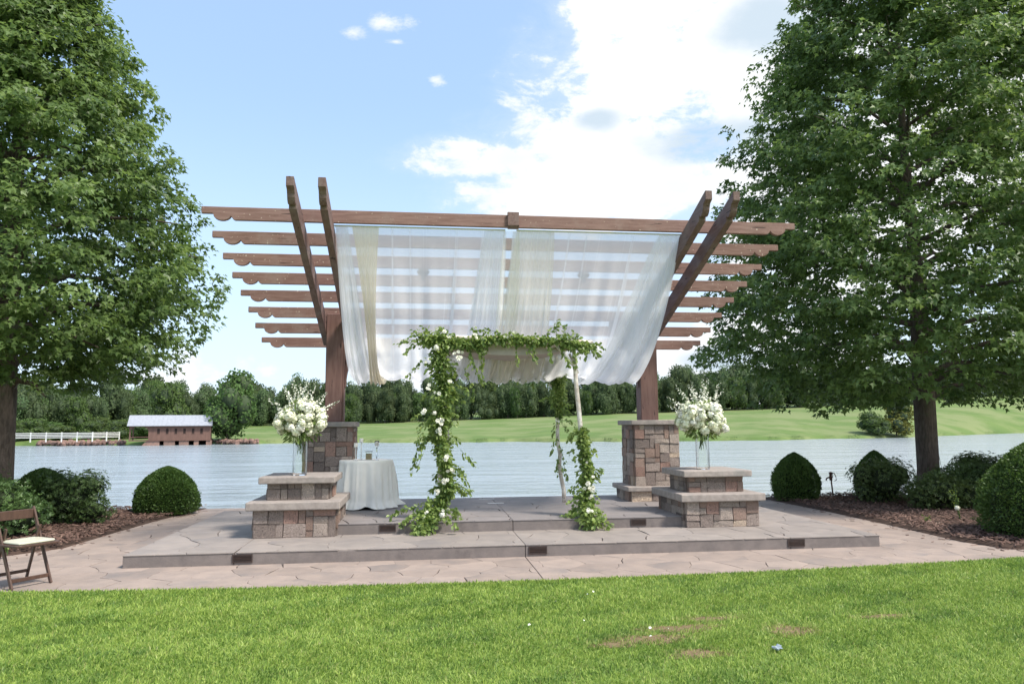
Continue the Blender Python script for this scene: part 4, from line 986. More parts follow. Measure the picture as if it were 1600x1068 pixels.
# ------------------------------------------------------------------ folding chair
F2d = np.array([.83, -.557]); S2d = np.array([.557, .83])
fc = np.array([-4.02, 8.51])              # midpoint of the front feet
ch = thing('folding_chair', 'dark brown wooden folding chair with ivory seat pad beside the left bed', 'chair', (fc[0], fc[1], 0))
def C3(s, f, z): q = fc + S2d * s + F2d * f; return np.array([q[0], q[1], z])
def bar(p, q, wdt, thk, side='s'):
    """flat bar from p to q; the wide face lies in the plane of travel and the given direction"""
    p, q = np.array(p), np.array(q); d = (q - p) / np.linalg.norm(q - p); s3 = np.array([S2d[0], S2d[1], 0]) if side == 's' else np.array([F2d[0], F2d[1], 0])
    n3 = np.cross(d, s3); n3 /= np.linalg.norm(n3); s3 = np.cross(n3, d); V = []
    for e in (p, q):
        for a, b in ((-1, -1), (1, -1), (1, 1), (-1, 1)): V.append(e + s3 * a * thk / 2 + n3 * b * wdt / 2)
    return np.array(V), [(0, 1, 2, 3), (7, 6, 5, 4), (0, 4, 5, 1), (1, 5, 6, 2), (2, 6, 7, 3), (3, 7, 4, 0)]
for s in (-.20, .20):
    part('long_leg', bar(C3(s, .0, .003), C3(s, -.40, .79), .038, .022), M['chair'], ch, bevel=.004)
    part('rear_leg', bar(C3(s * .86, -.40, .003), C3(s * .86, -.215, .60), .034, .020), M['chair'], ch, bevel=.004)
part('backrest', bar(C3(-.189, -.375, .72), C3(.189, -.375, .72), .10, .018, 'f'), M['chair'], ch, bevel=.005)
part('stretcher', bar(C3(-.189, -.035, .085), C3(.189, -.035, .085), .040, .018, 'f'), M['chair'], ch, bevel=.004)
part('stretcher', bar(C3(-.16, -.375, .11), C3(.16, -.375, .11), .034, .018, 'f'), M['chair'], ch, bevel=.004)
def quadbox(pts2, z0, z1):
    P3 = [C3(s, f, z) for z in (z0, z1) for s, f in pts2]; n = len(pts2)
    return np.array(P3), [tuple(range(n))[::-1], tuple(range(n, 2 * n))] + [(i, (i + 1) % n, n + (i + 1) % n, n + i) for i in range(n)]
part('seat_frame', quadbox([(-.225, -.33), (.225, -.33), (.225, .07), (.19, .095), (-.19, .095), (-.225, .07)], .425, .45), M['chair'], ch, bevel=.006)
part('seat_pad', quadbox([(-.19, -.30), (.19, -.30), (.19, .05), (.16, .07), (-.16, .07), (-.19, .05)], .451, .475), M['cushion'], ch, bevel=.012)
for s in (-.213, .213):
    part('hinge_bolt', tube([C3(s, -.26, .52), C3(s * 1.05, -.26, .52)], .009, 8), M['dark_metal'], ch)

# ------------------------------------------------------------------ yard hydrant
hx, hy = 9.0, 15.35
hy_ = thing('yard_hydrant', 'rusty hand-lever yard hydrant standing in the right mulch bed', 'hydrant', (hx, hy, .03))
part('pipe', tube([(hx, hy, .0), (hx - .03, hy, .42)], .016, 10), M['rust'], hy_, smooth=True)
part('head', join([lathe([(.0, .40), (.030, .40), (.034, .45), (.028, .53), (.038, .545), (.038, .57), (.0, .585)], 12, (hx - .035, hy, .0)), tube([(hx - .04, hy, .47), (hx - .11, hy, .455), (hx - .14, hy, .44), (hx - .145, hy, .40)], .016, 8)]), M['rust'], hy_)
part('lever', tube([(hx - .03, hy, .575), (hx + .05, hy, .55), (hx + .085, hy, .48), (hx + .095, hy, .41), (hx + .05, hy, .385)], .009, 8), M['rust'], hy_, smooth=True)
part('linkage', tube([(hx + .01, hy, .565), (hx + .012, hy, .47), (hx - .02, hy, .43)], .006, 6), M['rust'], hy_)

# ------------------------------------------------------------------ shrubs
def dome_bush(name, label, cat, cx, cy, rx, ry, h, n, seed, point=.0, low=.42, size=.022, light=0.):
    """clipped boxwood: outline r(z) fattest near `low` of the height"""
    t = thing(name, label, cat, (cx, cy, .03)); r = np.random.default_rng(seed)
    def prof(v):
        v = np.asarray(v, float)
        a = np.where(v < low, np.sqrt(np.clip(1 - ((low - v) / (low * 1.75)) ** 2, 0, 1)), np.sqrt(np.clip(1 - ((v - low) / (1 - low)) ** 2, 0, 1)) ** (1 + point))
        return a
    v = r.random(n) ** .8; th = r.random(n) * 2 * math.pi; keep = r.random(n) < .35 + prof(v); v, th = v[keep], th[keep]; n = len(v)
    k = int(n * .12); v[:k] = 1 - (1 - v[:k]) ** 2
    pr = prof(v); d = np.stack([np.cos(th) * pr, np.sin(th) * pr, (v - .35) * 1.1], 1); d /= np.linalg.norm(d, axis=1)[:, None]
    P0 = np.stack([np.cos(th) * pr, np.sin(th) * pr, v * 1.5], 1)
    bump = 1 + .05 * lump(P0, seed, 3.5) + .04 * lump(P0, seed + 1, 12); dep = 1 - .16 * r.random(n) ** 1.3 + .07 * (r.random(n) < .07) * r.random(n)
    P = np.stack([rx * np.cos(th) * pr * bump * dep, ry * np.sin(th) * pr * bump * dep, v * h * (1 - .04 + .04 * bump)], 1)
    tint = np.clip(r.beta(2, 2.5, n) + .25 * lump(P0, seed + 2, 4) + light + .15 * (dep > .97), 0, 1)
    V_, F_, T_ = leaves(P, d + unit(n) * .8 + [0, 0, .35], d + unit(n) * .6, r.uniform(.6, 1.5, n) * size * 1.55, 'oval', tint, .55, .12)
    obj('foliage', mesh('foliage', V_, F_, M['box_leaf'], attr=T_), t, kind='stuff')
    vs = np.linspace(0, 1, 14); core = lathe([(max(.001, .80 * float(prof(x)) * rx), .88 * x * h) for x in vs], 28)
    obj('shaded_interior', mesh('shaded_interior', *core, M['leaf_core'], smooth=True), t)  # solid core whose dark colour stands in for shade inside the bush
    for k in range(3):
        a = k * 2.1 + seed; obj('stem', mesh('stem', *tube([(.06 * math.cos(a), .06 * math.sin(a), -.02), (.12 * math.cos(a), .12 * math.sin(a), .3)], .02, 6), M['bark']), t)
    return t
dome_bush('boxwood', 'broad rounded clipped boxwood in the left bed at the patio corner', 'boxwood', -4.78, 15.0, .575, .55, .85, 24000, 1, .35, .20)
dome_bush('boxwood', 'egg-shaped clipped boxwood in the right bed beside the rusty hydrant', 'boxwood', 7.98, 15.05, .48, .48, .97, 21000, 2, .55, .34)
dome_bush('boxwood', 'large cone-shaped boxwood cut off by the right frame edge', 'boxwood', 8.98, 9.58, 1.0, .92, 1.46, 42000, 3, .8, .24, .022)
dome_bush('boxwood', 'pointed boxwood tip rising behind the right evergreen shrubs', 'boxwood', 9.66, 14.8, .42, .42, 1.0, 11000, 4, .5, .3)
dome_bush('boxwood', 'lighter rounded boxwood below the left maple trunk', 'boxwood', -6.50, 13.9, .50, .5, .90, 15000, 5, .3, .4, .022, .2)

def loose_shrub(label, cx, cy, blobs_, n_ros, seed, size=.042, light=0.):
    """evergreen azalea: whorls of leaves at the twig ends of overlapping lobes"""
    t = thing('evergreen_shrub', label, 'shrub', (cx, cy, .03)); r = np.random.default_rng(seed); lst = []; tw = []
    tot = sum(b[3] * b[5] for b in blobs_)
    for (bx_, by_, bz, rx, ry, rz) in blobs_:
        n = int(n_ros * rx * rz / tot); d = unit(n, .25); q = 1 - .55 * r.random(n) ** 1.8; q += .22 * (r.random(n) < .07)
        C = np.stack([bx_ + d[:, 0] * rx * q, by_ + d[:, 1] * ry * q, bz + d[:, 2] * rz * q], 1)
        C *= 1 + .05 * lump(C, seed, 5)[:, None]; C = C[C[:, 2] > .03]; d = d[:len(C)]; n = len(C)
        ax = d + [0, 0, .55] + unit(n) * .35; ax /= np.linalg.norm(ax, axis=1)[:, None]
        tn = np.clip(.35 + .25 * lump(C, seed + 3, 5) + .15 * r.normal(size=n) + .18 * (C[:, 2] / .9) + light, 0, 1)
        for k in range(7):
            a = k * 2.4 + r.random(n) * .5; u = np.cross(ax, [.3, .2, .9]); u /= np.linalg.norm(u, axis=1)[:, None]; v_ = np.cross(ax, u)
            D = u * np.cos(a)[:, None] + v_ * np.sin(a)[:, None] + ax * .45
            lst.append(leaves(C + D * .006, D, ax, r.uniform(.75, 1.2, n) * size, 'oval', np.clip(tn + .1 * r.normal(size=n), 0, 1), .40, .06))
        for k in range(5):
            j = int(r.integers(n)); tw.append(tube([(bx_ * .3, by_ * .3, -.02), ((bx_ + C[j, 0]) * .4, (by_ + C[j, 1]) * .4, C[j, 2] * .5), tuple(C[j])], [.012, .008, .004], 5, False))
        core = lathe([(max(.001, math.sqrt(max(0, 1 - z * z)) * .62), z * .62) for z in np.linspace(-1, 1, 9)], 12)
        cv = core[0] * [rx, ry, rz] + [bx_, by_, bz]; cv[:, 2] = np.maximum(cv[:, 2], -.01); tw.append((cv, core[1]))  # solid lobe core joined to the twigs, inner shade as its colour
    V_, F_, T_ = merge_leaves(lst); obj('foliage', mesh('foliage', V_, F_, M['az_leaf'], attr=T_), t, kind='stuff')
    Vs, Fs = join(tw); obj('twigs', mesh('twigs', Vs, Fs, M['leaf_core']), t, kind='stuff')
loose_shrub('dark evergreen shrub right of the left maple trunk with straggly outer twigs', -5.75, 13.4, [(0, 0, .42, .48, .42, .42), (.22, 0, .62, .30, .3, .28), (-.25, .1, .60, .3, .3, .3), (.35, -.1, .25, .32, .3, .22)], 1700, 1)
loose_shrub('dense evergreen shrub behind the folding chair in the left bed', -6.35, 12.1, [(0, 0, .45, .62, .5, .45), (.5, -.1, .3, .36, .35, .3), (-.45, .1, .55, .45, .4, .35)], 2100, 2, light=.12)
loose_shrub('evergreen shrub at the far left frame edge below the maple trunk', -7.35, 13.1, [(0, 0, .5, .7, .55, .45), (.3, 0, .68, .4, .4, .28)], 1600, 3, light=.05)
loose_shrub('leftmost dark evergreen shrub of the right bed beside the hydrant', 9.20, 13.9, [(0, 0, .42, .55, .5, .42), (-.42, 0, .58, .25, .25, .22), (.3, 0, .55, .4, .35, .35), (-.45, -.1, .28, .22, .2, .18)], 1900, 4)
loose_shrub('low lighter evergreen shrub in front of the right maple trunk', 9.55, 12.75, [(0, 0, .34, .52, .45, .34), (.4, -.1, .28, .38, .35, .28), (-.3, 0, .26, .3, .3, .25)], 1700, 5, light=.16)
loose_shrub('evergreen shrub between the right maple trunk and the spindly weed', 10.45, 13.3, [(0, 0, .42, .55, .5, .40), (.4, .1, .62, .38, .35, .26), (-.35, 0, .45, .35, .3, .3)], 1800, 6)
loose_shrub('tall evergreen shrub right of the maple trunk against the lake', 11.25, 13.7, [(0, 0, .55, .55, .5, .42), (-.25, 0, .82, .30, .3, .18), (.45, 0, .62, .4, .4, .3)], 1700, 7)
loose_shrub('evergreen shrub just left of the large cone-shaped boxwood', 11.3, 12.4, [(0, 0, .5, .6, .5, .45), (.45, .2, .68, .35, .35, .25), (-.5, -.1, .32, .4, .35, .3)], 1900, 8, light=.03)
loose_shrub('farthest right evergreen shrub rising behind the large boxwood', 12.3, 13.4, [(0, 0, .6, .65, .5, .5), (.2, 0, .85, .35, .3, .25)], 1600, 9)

# weeds and the small rose in the right bed
def weed(name, label, cat, x, y, h, n, seed, spread=.12, size=.04, flower=None):
    t = thing(name, label, cat, (x, y, .05)); r = np.random.default_rng(seed); lst = []; ts = []
    for k in range(max(3, n // 12)):
        a = r.uniform(0, 6.28); q = r.uniform(.3, 1) * spread; hh = h * r.uniform(.6, 1); P = np.array([(0, 0, 0), (q * .4 * math.cos(a), q * .4 * math.sin(a), hh * .6), (q * math.cos(a), q * math.sin(a), hh)])
        ts.append(tube(P, .004, 4, False)); m_ = 14; s = r.uniform(.2, 1, m_) * 2; i = s.astype(int).clip(0, 1); f = (s - i)[:, None]; Q = P[i] * (1 - f) + P[i + 1] * f + r.normal(0, .012, (m_, 3))
        lst.append(leaves(Q, unit(m_, .2), unit(m_, 1.3), r.uniform(.6, 1.2, m_) * size, 'oval', r.random(m_), .45, .08))
    V_, F_, T_ = merge_leaves(lst); obj('foliage', mesh('foliage', V_, F_, M['weed'], attr=T_), t, kind='stuff')
    Vs, Fs = join(ts); obj('stem', mesh('stem', Vs, Fs, M['stem']), t, kind='stuff')
    if flower: o = obj('bloom', BL_W[0], t, flower, scale=(.045,) * 3); obj('bloom_centre', MB_CORE['white_petal'], o)
weed('rose_plant', 'spindly rose plant with one white bloom in the right bed', 'rose', 8.75, 11.2, .62, 70, 1, .20, .045, (-.12, -.1, .22))
weed('weed', 'low yellow-green weed right under the white rose bloom', 'weed', 8.60, 10.6, .16, 70, 2, .16, .045)
weed('weed', 'upright pale green weed beside the large boxwood', 'weed', 9.15, 11.0, .45, 50, 3, .10, .045)
weed('weed', 'bushy pale weed at the foot of the large boxwood', 'weed', 9.1, 10.75, .18, 70, 4, .18, .045)
weed('weed', 'tiny yellow weed alone on the mulch left of the rose', 'weed', 8.15, 11.2, .12, 30, 5, .08, .035)
weed('weed', 'small green weed behind the folding chair at the frame edge', 'weed', -5.2, 10.35, .22, 50, 6, .12, .05)
P = np.array([(11.05, 14.6, .7), (11.0, 14.6, 1.05), (10.85, 14.6, 1.25)]); tag(obj('bare_twig', mesh('bare_twig', *tube(P, [.006, .004, .002], 4), M['bark'])), 'single bare twig sticking up from the shrubs against the lake', 'twig')

# ------------------------------------------------------------------ the two maples
def maple(label, bx_, by_, bz, tr, H, fork, envelope, n_sprays, per, seed, size, skew=(0, 0)):
    """envelope: list of (z, radius); crown built of layered leaf sprays on real limbs"""
    t = thing('maple_tree', label, 'tree', (bx_, by_, bz)); r = np.random.default_rng(seed)
    E = np.array(envelope, float)
    def env(z): return np.interp(z, E[:, 0], E[:, 1])
    zs = [0, .15, .6, fork, fork + (H - fork) * .25, fork + (H - fork) * .5, H * .85]; rs = [tr * 1.45, tr * 1.1, tr, tr * .98, tr * .62, tr * .38, tr * .1]
    P = np.array([(.04 * math.sin(z * 1.3), .03 * math.cos(z * 1.7), z) for z in zs]); obj('trunk', mesh('trunk', *tube(P, rs, 14), M['bark'], smooth=True), t)
    nl = 44; anchors = []
    for k in range(nl):
        z0 = fork * .96 + (H * .80 - fork) * (k / nl) ** 1.05; a = k * 2.399 + r.normal(0, .25); ze = min(z0 + r.uniform(.35, .9) * (.5 + .9 * k / nl), H * .97)
        if k < 9: ze = z0 + r.uniform(-.1, .45)
        L = float(env(ze)) * r.uniform(.82, 1.0)
        p0 = np.array([0, 0, z0]); p3 = np.array([math.cos(a) * L + skew[0] * (ze / H), math.sin(a) * L, ze])
        p1 = p0 + (p3 - p0) * .35 + [0, 0, .28 + .2 * k / nl]; p2 = p0 + (p3 - p0) * .72 + [0, 0, .22]
        Q = np.array([p0, p1, p2, p3]); r0 = tr * .42 * (1 - .7 * k / nl)
        obj('limb', mesh('limb', *tube(Q, [r0, r0 * .6, r0 * .35, r0 * .1], 7, False), M['bark'], smooth=True), t)
        for s in np.linspace(.25, 1.0, 7):
            i = min(int(s * 3), 2); f = s * 3 - i; c = Q[i] * (1 - f) + Q[i + 1] * f; anchors.append((c, a, L * (1 - s * .55)))
    # sprays: fill the envelope, denser near the outside, in drooping layered tufts
    n = n_sprays; z = E[0, 0] + (H - E[0, 0]) * r.random(n * 3); a = r.random(n * 3) * 2 * math.pi; keep = r.random(n * 3) < (env(z) / E[:, 1].max()) ** 1.35; z, a = z[keep][:n], a[keep][:n]; n = len(z)
    q = 1 - .62 * r.random(n) ** 1.55
    A0 = np.stack([np.cos(a), np.sin(a), z * .35], 1); lob = 1 + .10 * lump(A0 * 2.2, seed, 1.6) + .06 * lump(A0 * 3, seed + 5, 5)
    L = env(z) * lob * q; C = np.stack([np.cos(a) * L + skew[0] * z / H, np.sin(a) * L, z - .25 * (q ** 2) * (.5 - .2 * z / H)], 1)
    # two thirds of the sprays gather into leafy boughs that bulge from the outline
    NLb = 330; zc = E[0, 0] + .15 + (H - E[0, 0] - .5) * ((np.arange(NLb) + r.random(NLb)) / NLb) ** 1.1; ac = np.arange(NLb) * 2.399 + r.normal(0, .3, NLb)
    Lc = env(zc) * r.uniform(.60, .92, NLb); sz_ = .30 + .135 * env(zc) * r.uniform(.7, 1.25, NLb)
    k = r.integers(0, NLb, n); big = r.random(n) < .72; dv = unit(n, .25); rad = sz_[k] * r.random(n) ** .45
    C2 = np.stack([np.cos(ac[k]) * Lc[k] + skew[0] * zc[k] / H + dv[:, 0] * rad * 1.1, np.sin(ac[k]) * Lc[k] + dv[:, 1] * rad * 1.1, zc[k] + dv[:, 2] * rad * .62 - .25 * rad], 1)
    C = np.where(big[:, None], C2, C); a = np.where(big, np.arctan2(C2[:, 1], C2[:, 0] - skew[0] * zc[k] / H), a); q = np.where(big, np.clip(np.hypot(C2[:, 0], C2[:, 1]) / np.maximum(env(zc[k]), .3), 0, 1.1), q * .9)
    lt = np.where(big, r.normal(0, .09, NLb)[k] + .16 * dv[:, 2], -.08)  # bough tops lighter, inner sprays darker: light painted into the leaf tint
    gap = lump(C, seed + 9, 1.7) + .5 * lump(C, seed + 10, 4.0); ok = gap > -1.15 - .35 * r.random(n); C, a, q, lt = C[ok], a[ok], q[ok], lt[ok]; n = len(C)
    out = np.stack([np.cos(a), np.sin(a), np.zeros(n)], 1)
    m_ = per; CC = np.repeat(C, m_, 0); OO = np.repeat(out, m_, 0); N_ = len(CC)
    sr = np.repeat(r.uniform(.16, .34, n), m_); d = rng.normal(size=(N_, 3)); d /= np.linalg.norm(d, axis=1)[:, None]; rr = r.random(N_) ** .5
    P = CC + d * (sr * rr)[:, None] * [1, 1, .42]; P[:, 2] -= .35 * (np.sum((P - CC) ** 2, axis=1) / sr) 
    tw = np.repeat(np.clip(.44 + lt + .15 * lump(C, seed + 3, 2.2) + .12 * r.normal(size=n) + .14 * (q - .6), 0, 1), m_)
    D = OO * .6 + (P - CC) / (sr[:, None] + .01) * .8 + rng.normal(size=(N_, 3)) * .45 + [0, 0, -.55]
    Nn = OO * .45 + rng.normal(size=(N_, 3)) * .45 + [0, 0, 1.0]
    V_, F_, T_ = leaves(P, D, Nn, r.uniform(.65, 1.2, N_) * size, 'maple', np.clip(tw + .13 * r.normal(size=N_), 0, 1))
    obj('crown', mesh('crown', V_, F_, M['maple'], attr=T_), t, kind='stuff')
    return t
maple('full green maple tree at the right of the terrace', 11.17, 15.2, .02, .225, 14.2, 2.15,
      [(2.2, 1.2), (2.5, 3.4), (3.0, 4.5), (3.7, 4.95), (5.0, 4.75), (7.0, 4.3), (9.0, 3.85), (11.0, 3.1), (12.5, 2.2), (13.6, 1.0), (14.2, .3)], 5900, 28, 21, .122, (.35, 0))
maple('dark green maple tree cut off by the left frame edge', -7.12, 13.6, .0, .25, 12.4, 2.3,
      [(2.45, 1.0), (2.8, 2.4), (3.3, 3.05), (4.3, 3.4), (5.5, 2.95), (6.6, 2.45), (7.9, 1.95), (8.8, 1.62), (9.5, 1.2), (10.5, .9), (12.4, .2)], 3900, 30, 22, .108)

# ------------------------------------------------------------------ far bank: bridge, fence, rocks, trees
th = math.atan2(-47.9, 152.0)                   # line of sight to the bridge
br_c = np.array([-48.0, 152.0]); yaw = -th - R(6)
bridge = thing('covered_bridge', 'small brown covered bridge with a pale metal roof on the far shore', 'covered bridge', (br_c[0], br_c[1], WZ), yaw); bridge.scale = (.85, .85, .90)
def bpart(name, VF, mat, parent=bridge, bevel=0):
    me = fix(mesh(name, VF[0], VF[1], mat)); return obj(name, me, parent)
Lh = 8.75
wall = bpart('wall', box(-4.6, 8.4, -2.2, -2.05, 1.15, 4.25), M['barn'])
bpart('wall', box(-4.6, 8.4, 2.05, 2.2, 1.15, 4.25), M['barn']); bpart('end_wall', box(8.25, 8.4, -2.04, 2.04, 1.15, 4.25), M['barn'])
bpart('partition', box(-4.6, -4.45, -2.04, 2.04, 1.15, 4.25), M['barn_dark'])
bpart('deck', box(-8.6, 8.5, -2.3, 2.3, .95, 1.14), M['barn'])
for k in range(6):
    x = -2.55 + k * 1.80; w_ = obj('window', fix(mesh('window', *box(x - .26, x + .26, -2.225, -2.202, 2.45, 3.55), M['barn_dark'])), bridge)  # flat panel on the wall, shaded opening painted by its dark colour
    obj('frame', fix(mesh('frame', *join([box(x - .34, x + .34, -2.26, -2.226, 2.36, 2.44), box(x - .34, x + .34, -2.26, -2.226, 3.56, 3.64)]), M['barn'])), w_)
roofs = obj('roof', fix(mesh('roof', *prism([(-2.95, 4.10), (-2.95, 4.22), (0, 6.45), (2.95, 4.22), (2.95, 4.10), (0, 6.30)], -8.9, 8.75, 'x'), M['tin'])), bridge)
for k in range(21): bpart('roof_seam', (np.array([(x, y, z) for x in (-8.6 + k * .85, -8.54 + k * .85) for y, z in ((-2.95, 4.225), (-2.95, 4.26), (0, 6.49), (0, 6.455))]), [(0, 1, 2, 3), (7, 6, 5, 4), (0, 4, 5, 1), (1, 5, 6, 2), (2, 6, 7, 3), (3, 7, 4, 0)]), M['tin'], roofs)
bpart('gable', prism([(-2.8, 4.2), (0, 6.28), (2.8, 4.2)], -8.5, -8.4, 'x'), M['barn']); bpart('gable', prism([(-2.8, 4.2), (0, 6.28), (2.8, 4.2)], 8.3, 8.4, 'x'), M['barn'])
for x, y in ((-8.35, -2.1), (-8.35, 2.1)): bpart('post', box(x - .13, x + .13, y - .13, y + .13, 1.14, 4.2), M['barn'])
bpart('header', box(-8.5, -4.61, -2.2, -2.05, 3.95, 4.25), M['barn'])
pts = [(-4.61, 3.95)] + [(-4.61 - .9 * (1 - math.cos(a)), 3.95 - .9 * (1 - math.sin(a))) for a in np.linspace(0, math.pi / 2, 6)]
bpart('arch_brace', prism([(-4.61, 3.94), (-4.61, 3.0), (-4.75, 3.45), (-5.1, 3.75), (-5.6, 3.94)], -2.2, -2.05, 'y'), M['barn'])
bpart('arch_brace', prism([(-8.21, 3.94), (-8.21, 3.0), (-8.1, 3.45), (-7.8, 3.75), (-7.3, 3.94)], -2.2, -2.05, 'y'), M['barn'])
for a, b in ((-4.8, -2.3), (-1.4, .9), (1.8, 3.8), (4.9, 5.9), (7.5, 8.6)): bpart('pier', box(a, b, -2.1, 2.1, -.8, .94), M['rock'])
bpart('footing', box(-2.29, 8.5, 1.6, 2.0, -.8, .9), M['barn_dark'])  # dark panel behind the pier gaps, their shade put into its colour
bpart('abutment', prism([(-6.3, -.4), (-4.81, 1.1), (-4.81, -.4)], -2.1, 2.1, 'y'), M['rock'])
bpart('rail', box(-8.3, -4.65, -2.2, -2.1, 1.75, 1.87), M['barn'])

fence = thing('rail_fence', 'white four-rail board fence along the far left bank', 'fence', (-70, 150, -.3))
fp = []
for x, y in [(px, 150.0) for px in np.arange(-92, -61.5, 2.75)]: fp.append((x, y))
fp += [(-60.6, 153.5), (-59.6, 157)]
def gz(x, y): return tz(math.degrees(math.atan2(x, y)), math.hypot(x, y))
fz = [-.38] * len(fp)
for (x, y), z in zip(fp, fz): part('post', box(x - .09, x + .09, y - .09, y + .09, z - .6, z + 1.22), M['white_paint'], fence)
for k in range(len(fp) - 1):
    (x0, y0), (x1, y1) = fp[k], fp[k + 1]; d = np.array([x1 - x0, y1 - y0]); n_ = np.array([-d[1], d[0]]) / np.linalg.norm(d) * .03
    for q in range(4):
        zz = fz[k] + .15 + q * .28; z2 = fz[k + 1] + .15 + q * .28
        V = [(x0 + s * n_[0], y0 - .12 + s * n_[1], zz + h) for s in (-1, 1) for h in (0, .12)] + [(x1 + s * n_[0], y1 - .12 + s * n_[1], z2 + h) for s in (-1, 1) for h in (0, .12)]
        part('rail', (np.array(V), [(0, 1, 3, 2), (4, 6, 7, 5), (0, 4, 5, 1), (2, 3, 7, 6), (0, 2, 6, 4), (1, 5, 7, 3)]), M['white_paint'], fence)
# riprap along the shore
rk = []; r = np.random.default_rng(3)
for k in range(330):
    if k < 230: a = r.uniform(-25.4, -20.4) ; 
    else: a = r.uniform(-15.2, -11.8)
    d0 = shore_at(a)[0] + 2.2 * math.sin(a * 1.1) + math.sin(a * 3.7); x, y = az_pt(a, d0 + r.uniform(-.8, 1.8)); s = r.uniform(.35, .9)
    V = np.array(lathe([(.001, -.5), (.5, -.2), (.55, .2), (.3, .5), (.001, .55)], 6)[0]); V *= s * r.uniform(.7, 1.3, 3); V += r.normal(0, .06, V.shape); rk.append((V + [x, y, WZ + .25 + r.uniform(0, .4)], lathe([(.001, -.5), (.5, -.2), (.55, .2), (.3, .5), (.001, .55)], 6)[1]))
o = obj('shore_riprap', fix(mesh('shore_riprap', *join(rk), M['rock'])), kind='stuff'); tag(o, 'reddish rubble stones along the far shoreline by the covered bridge', 'rocks')

def crown_mesh(seed, mat, n=1500, fs=.085, elong=1.0, base=.12):
    r = np.random.default_rng(seed); cs = []
    for k in range(15):
        a = r.uniform(0, 6.28); z = r.uniform(.18, .86); q = .30 * math.sqrt(max(.05, 1 - ((z - .48) / .56) ** 2)) * r.uniform(.5, 1.1); cs.append((q * math.cos(a), q * math.sin(a), z, r.uniform(.14, .23)))
    cs += [(0, 0, .5, .28), (0, 0, .72, .22), (0, 0, .3, .24)]
    lst = []
    for (x, y, z, q) in cs:
        m_ = int(n * q * q / sum(c[3] ** 2 for c in cs)); d = unit(m_, .15); P = np.array([x, y, z]) + d * q * r.uniform(.8, 1.08, (m_, 1)); P[:, 2] = np.maximum(P[:, 2], .015)
        tint = np.clip(.45 + .25 * d[:, 2] * 0 + .25 * r.normal(size=m_) + .15 * lump(P * 6, seed, 2), 0, 1)
        lst.append(leaves(P, unit(m_) + d * .3, d + unit(m_) * .7, r.uniform(.6, 1.2, m_) * fs, 'round', tint, .9, .15))
    V_, F_, T_ = merge_leaves(lst)
    return mesh('crown', V_, F_, mat, attr=T_), cs
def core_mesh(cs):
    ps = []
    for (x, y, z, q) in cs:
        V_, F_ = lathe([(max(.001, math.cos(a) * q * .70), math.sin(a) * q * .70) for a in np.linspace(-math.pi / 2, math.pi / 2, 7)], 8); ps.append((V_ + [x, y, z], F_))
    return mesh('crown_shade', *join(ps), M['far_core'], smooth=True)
VAR = []
for k in range(9):
    me, cs = crown_mesh(500 + k, M['far_leaf'] if k < 7 else M['far_leaf_light'], 3400, .046); VAR.append((me, core_mesh(cs)))
TRK = mesh('trunk', *tube([(0, 0, -.03), (0, 0, .2), (.01, 0, .6)], [.022, .016, .01], 6), M['bark'])
def far_tree(name, x, y, z, h, wd, var, label, cat='tree', group=None, trunk=True):
    t = thing(name, label, cat, (x, y, z), rng.uniform(0, 6.28), group)
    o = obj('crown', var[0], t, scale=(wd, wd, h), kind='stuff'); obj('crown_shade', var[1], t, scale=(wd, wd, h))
    if trunk: obj('trunk', TRK, t, scale=(h * .9, h * .9, h))
    return t
def LWG(a):
    if a < -12.8: return 'green broadleaf tree in the wood behind the covered bridge', 'tree', 'trees of the wood behind the covered bridge'
    if a < 20: return 'green broadleaf tree in the hilltop wood seen between the two stone pillars', 'tree', 'hilltop trees between the stone pillars'
    return 'green broadleaf tree in the hilltop wood right of the right pillar', 'tree', 'hilltop trees right of the right pillar'
r = np.random.default_rng(12)
TOPS = [(-42, 12.5), (-30, 12.8), (-25, 13.3), (-21, 14.0), (-17, 14.2), (-10, 15.0), (-2, 15.2), (6, 15.4), (12, 15.0), (15, 16.3), (18, 15.2), (25, 16.5), (34, 15), (44, 15), (60, 15)]
TA = np.array(TOPS)
for row, (dd, hs, na) in enumerate(((1.5, .80, 96), (9, .98, 80), (17, 1.08, 62))):
    for k in range(na):
        a = -38 + (52 + 38) * (k + r.uniform(.1, .9)) / na
        _, zt, dt = shore_at(a); d = dt + dd + r.uniform(-2, 3); h = float(np.interp(a, TA[:, 0], TA[:, 1])) * hs * r.uniform(.78, 1.12) * (1 + (dt - 255) / 255 * .35 if a > 20 else 1)
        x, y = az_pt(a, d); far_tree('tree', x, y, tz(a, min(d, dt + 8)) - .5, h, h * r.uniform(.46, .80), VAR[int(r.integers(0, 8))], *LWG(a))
def shore_grass():
    r = np.random.default_rng(77); n = 16000; a = r.uniform(-34, 52, n); d0 = np.interp(a, SA[:, 0], SA[:, 1]) + 2.2 * np.sin(a * 1.1) + np.sin(a * 3.7)
    off = r.random(n) ** 1.6 * 3.2; d = d0 + off; z = WZ + np.interp(off, [0, .8, 3], [.02, .45, .72]) - .05
    P = np.stack([np.sin(np.radians(a)) * d, np.cos(np.radians(a)) * d, z], 1); clump = .5 + .5 * np.sin(a * 2.3) * np.sin(a * .9 + 1)
    V_, F_, T_ = leaves(P, unit(n) * .5 + [0, 0, 1], unit(n), r.uniform(.08, .22, n) * (.5 + .9 * clump), 'oval', r.beta(1.6, 3, n), .35, .05)
    tag(obj('shore_grass', mesh('shore_grass', V_, F_, M['far_leaf'], attr=T_), kind='stuff'), 'rough dark grass fringe along the far waterline', 'grass')
shore_grass()
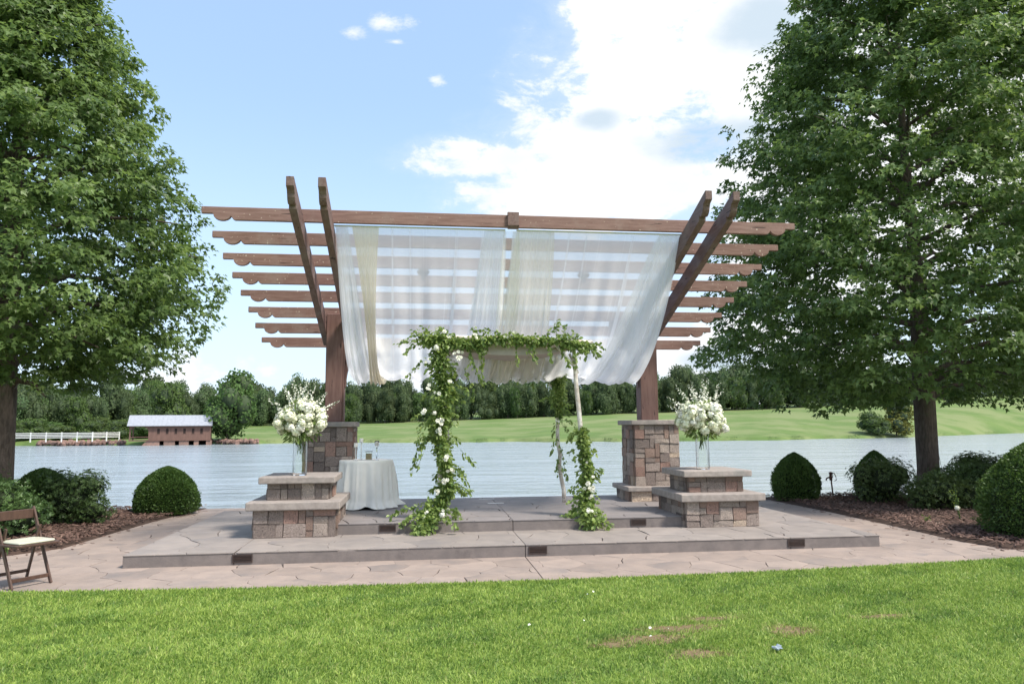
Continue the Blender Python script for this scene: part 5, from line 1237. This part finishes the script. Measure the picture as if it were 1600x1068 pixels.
# distinct nearer ones
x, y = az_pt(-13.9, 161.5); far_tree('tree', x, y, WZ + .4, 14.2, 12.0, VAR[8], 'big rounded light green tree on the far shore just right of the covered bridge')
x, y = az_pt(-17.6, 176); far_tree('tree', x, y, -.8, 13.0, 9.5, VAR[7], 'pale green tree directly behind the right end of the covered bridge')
gb_ = 'low bushes behind the white fence and covered bridge'
for k in range(17):
    a = -33 + k * .92 + r.uniform(-.3, .3); x, y = az_pt(a, 179 + r.uniform(-3, 4)); far_tree('bush', x, y, -1.0, r.uniform(3.0, 5.4), r.uniform(5, 8), VAR[7 if k % 3 else 8], 'low spreading green bush at the foot of the left wood', 'bush', gb_, False)
x, y = az_pt(34.6, 190); VY = crown_mesh(600, M['far_leaf_yellow'], 2000, .06); far_tree('bush', x, y, WZ + .6, 7.4, 9.0, (VY[0], core_mesh(VY[1])), 'yellowish shrub on the far shore left of the right maple trunk', 'bush')
x, y = az_pt(33.3, 186); far_tree('bush', x, y, WZ + .6, 5.2, 8.0, VAR[8], 'green shrub touching the left side of the yellowish shrub on the far shore', 'bush')

# ------------------------------------------------------------------ petals and litter on the lawn
PT = leaves(np.zeros((1, 3)), np.array([[1., 0, 0.2]]), np.array([[0, 0, 1.]]), [1.0], 'round', [1.0], .8, .15)
ptm = mesh('petal', PT[0], PT[1], M['white_petal'], attr=PT[2])
for k, (x, y, s, lab) in enumerate(((.875, 6.04, .05, 'white petal on the lawn, leftmost of the scattered petals'), (1.348, 6.10, .045, 'white petal on grass between leftmost petal and the bare patch'), (1.25, 6.78, .055, 'white petal on the lawn nearest the paving'), (1.58, 7.02, .05, 'pale petal lying flat close to the paving edge'),
                         (1.80, 5.80, .055, 'large white petal at the left side of the bare patch'), (1.95, 5.77, .05, 'white petal in the middle of the bare patch'), (1.98, 5.62, .05, 'white petal at the front edge of the bare patch'), (1.74, 5.60, .04, 'small white petal left front of the bare patch'), (1.66, 7.1, .05, 'pale petal second nearest the paving edge'), (5.6, 7.1, .05, 'lone white petal far right on the lawn'))):
    o = obj('petal', ptm, None, (x, y, .058), k * 1.7, (s * .5,) * 3); o.rotation_euler = (.5, -.2, k * 1.7); tag(o, lab, 'petal')
bmw = bmesh.new(); bmesh.ops.create_icosphere(bmw, subdivisions=2, radius=.036); rr = random.Random(4)
for v in bmw.verts: v.co = Vector((v.co.x * rr.uniform(.5, 1.5), v.co.y * rr.uniform(.5, 1.3), v.co.z * rr.uniform(.2, .8))) + Vector((2.57, 5.22, .05))
wm = bpy.data.meshes.new('crumpled_wrap'); bmw.to_mesh(wm); bmw.free(); wm.materials.append(M['plastic'])
tag(obj('crumpled_wrap', wm), 'crumpled clear plastic wrap in the grass below the small bare patch', 'litter')
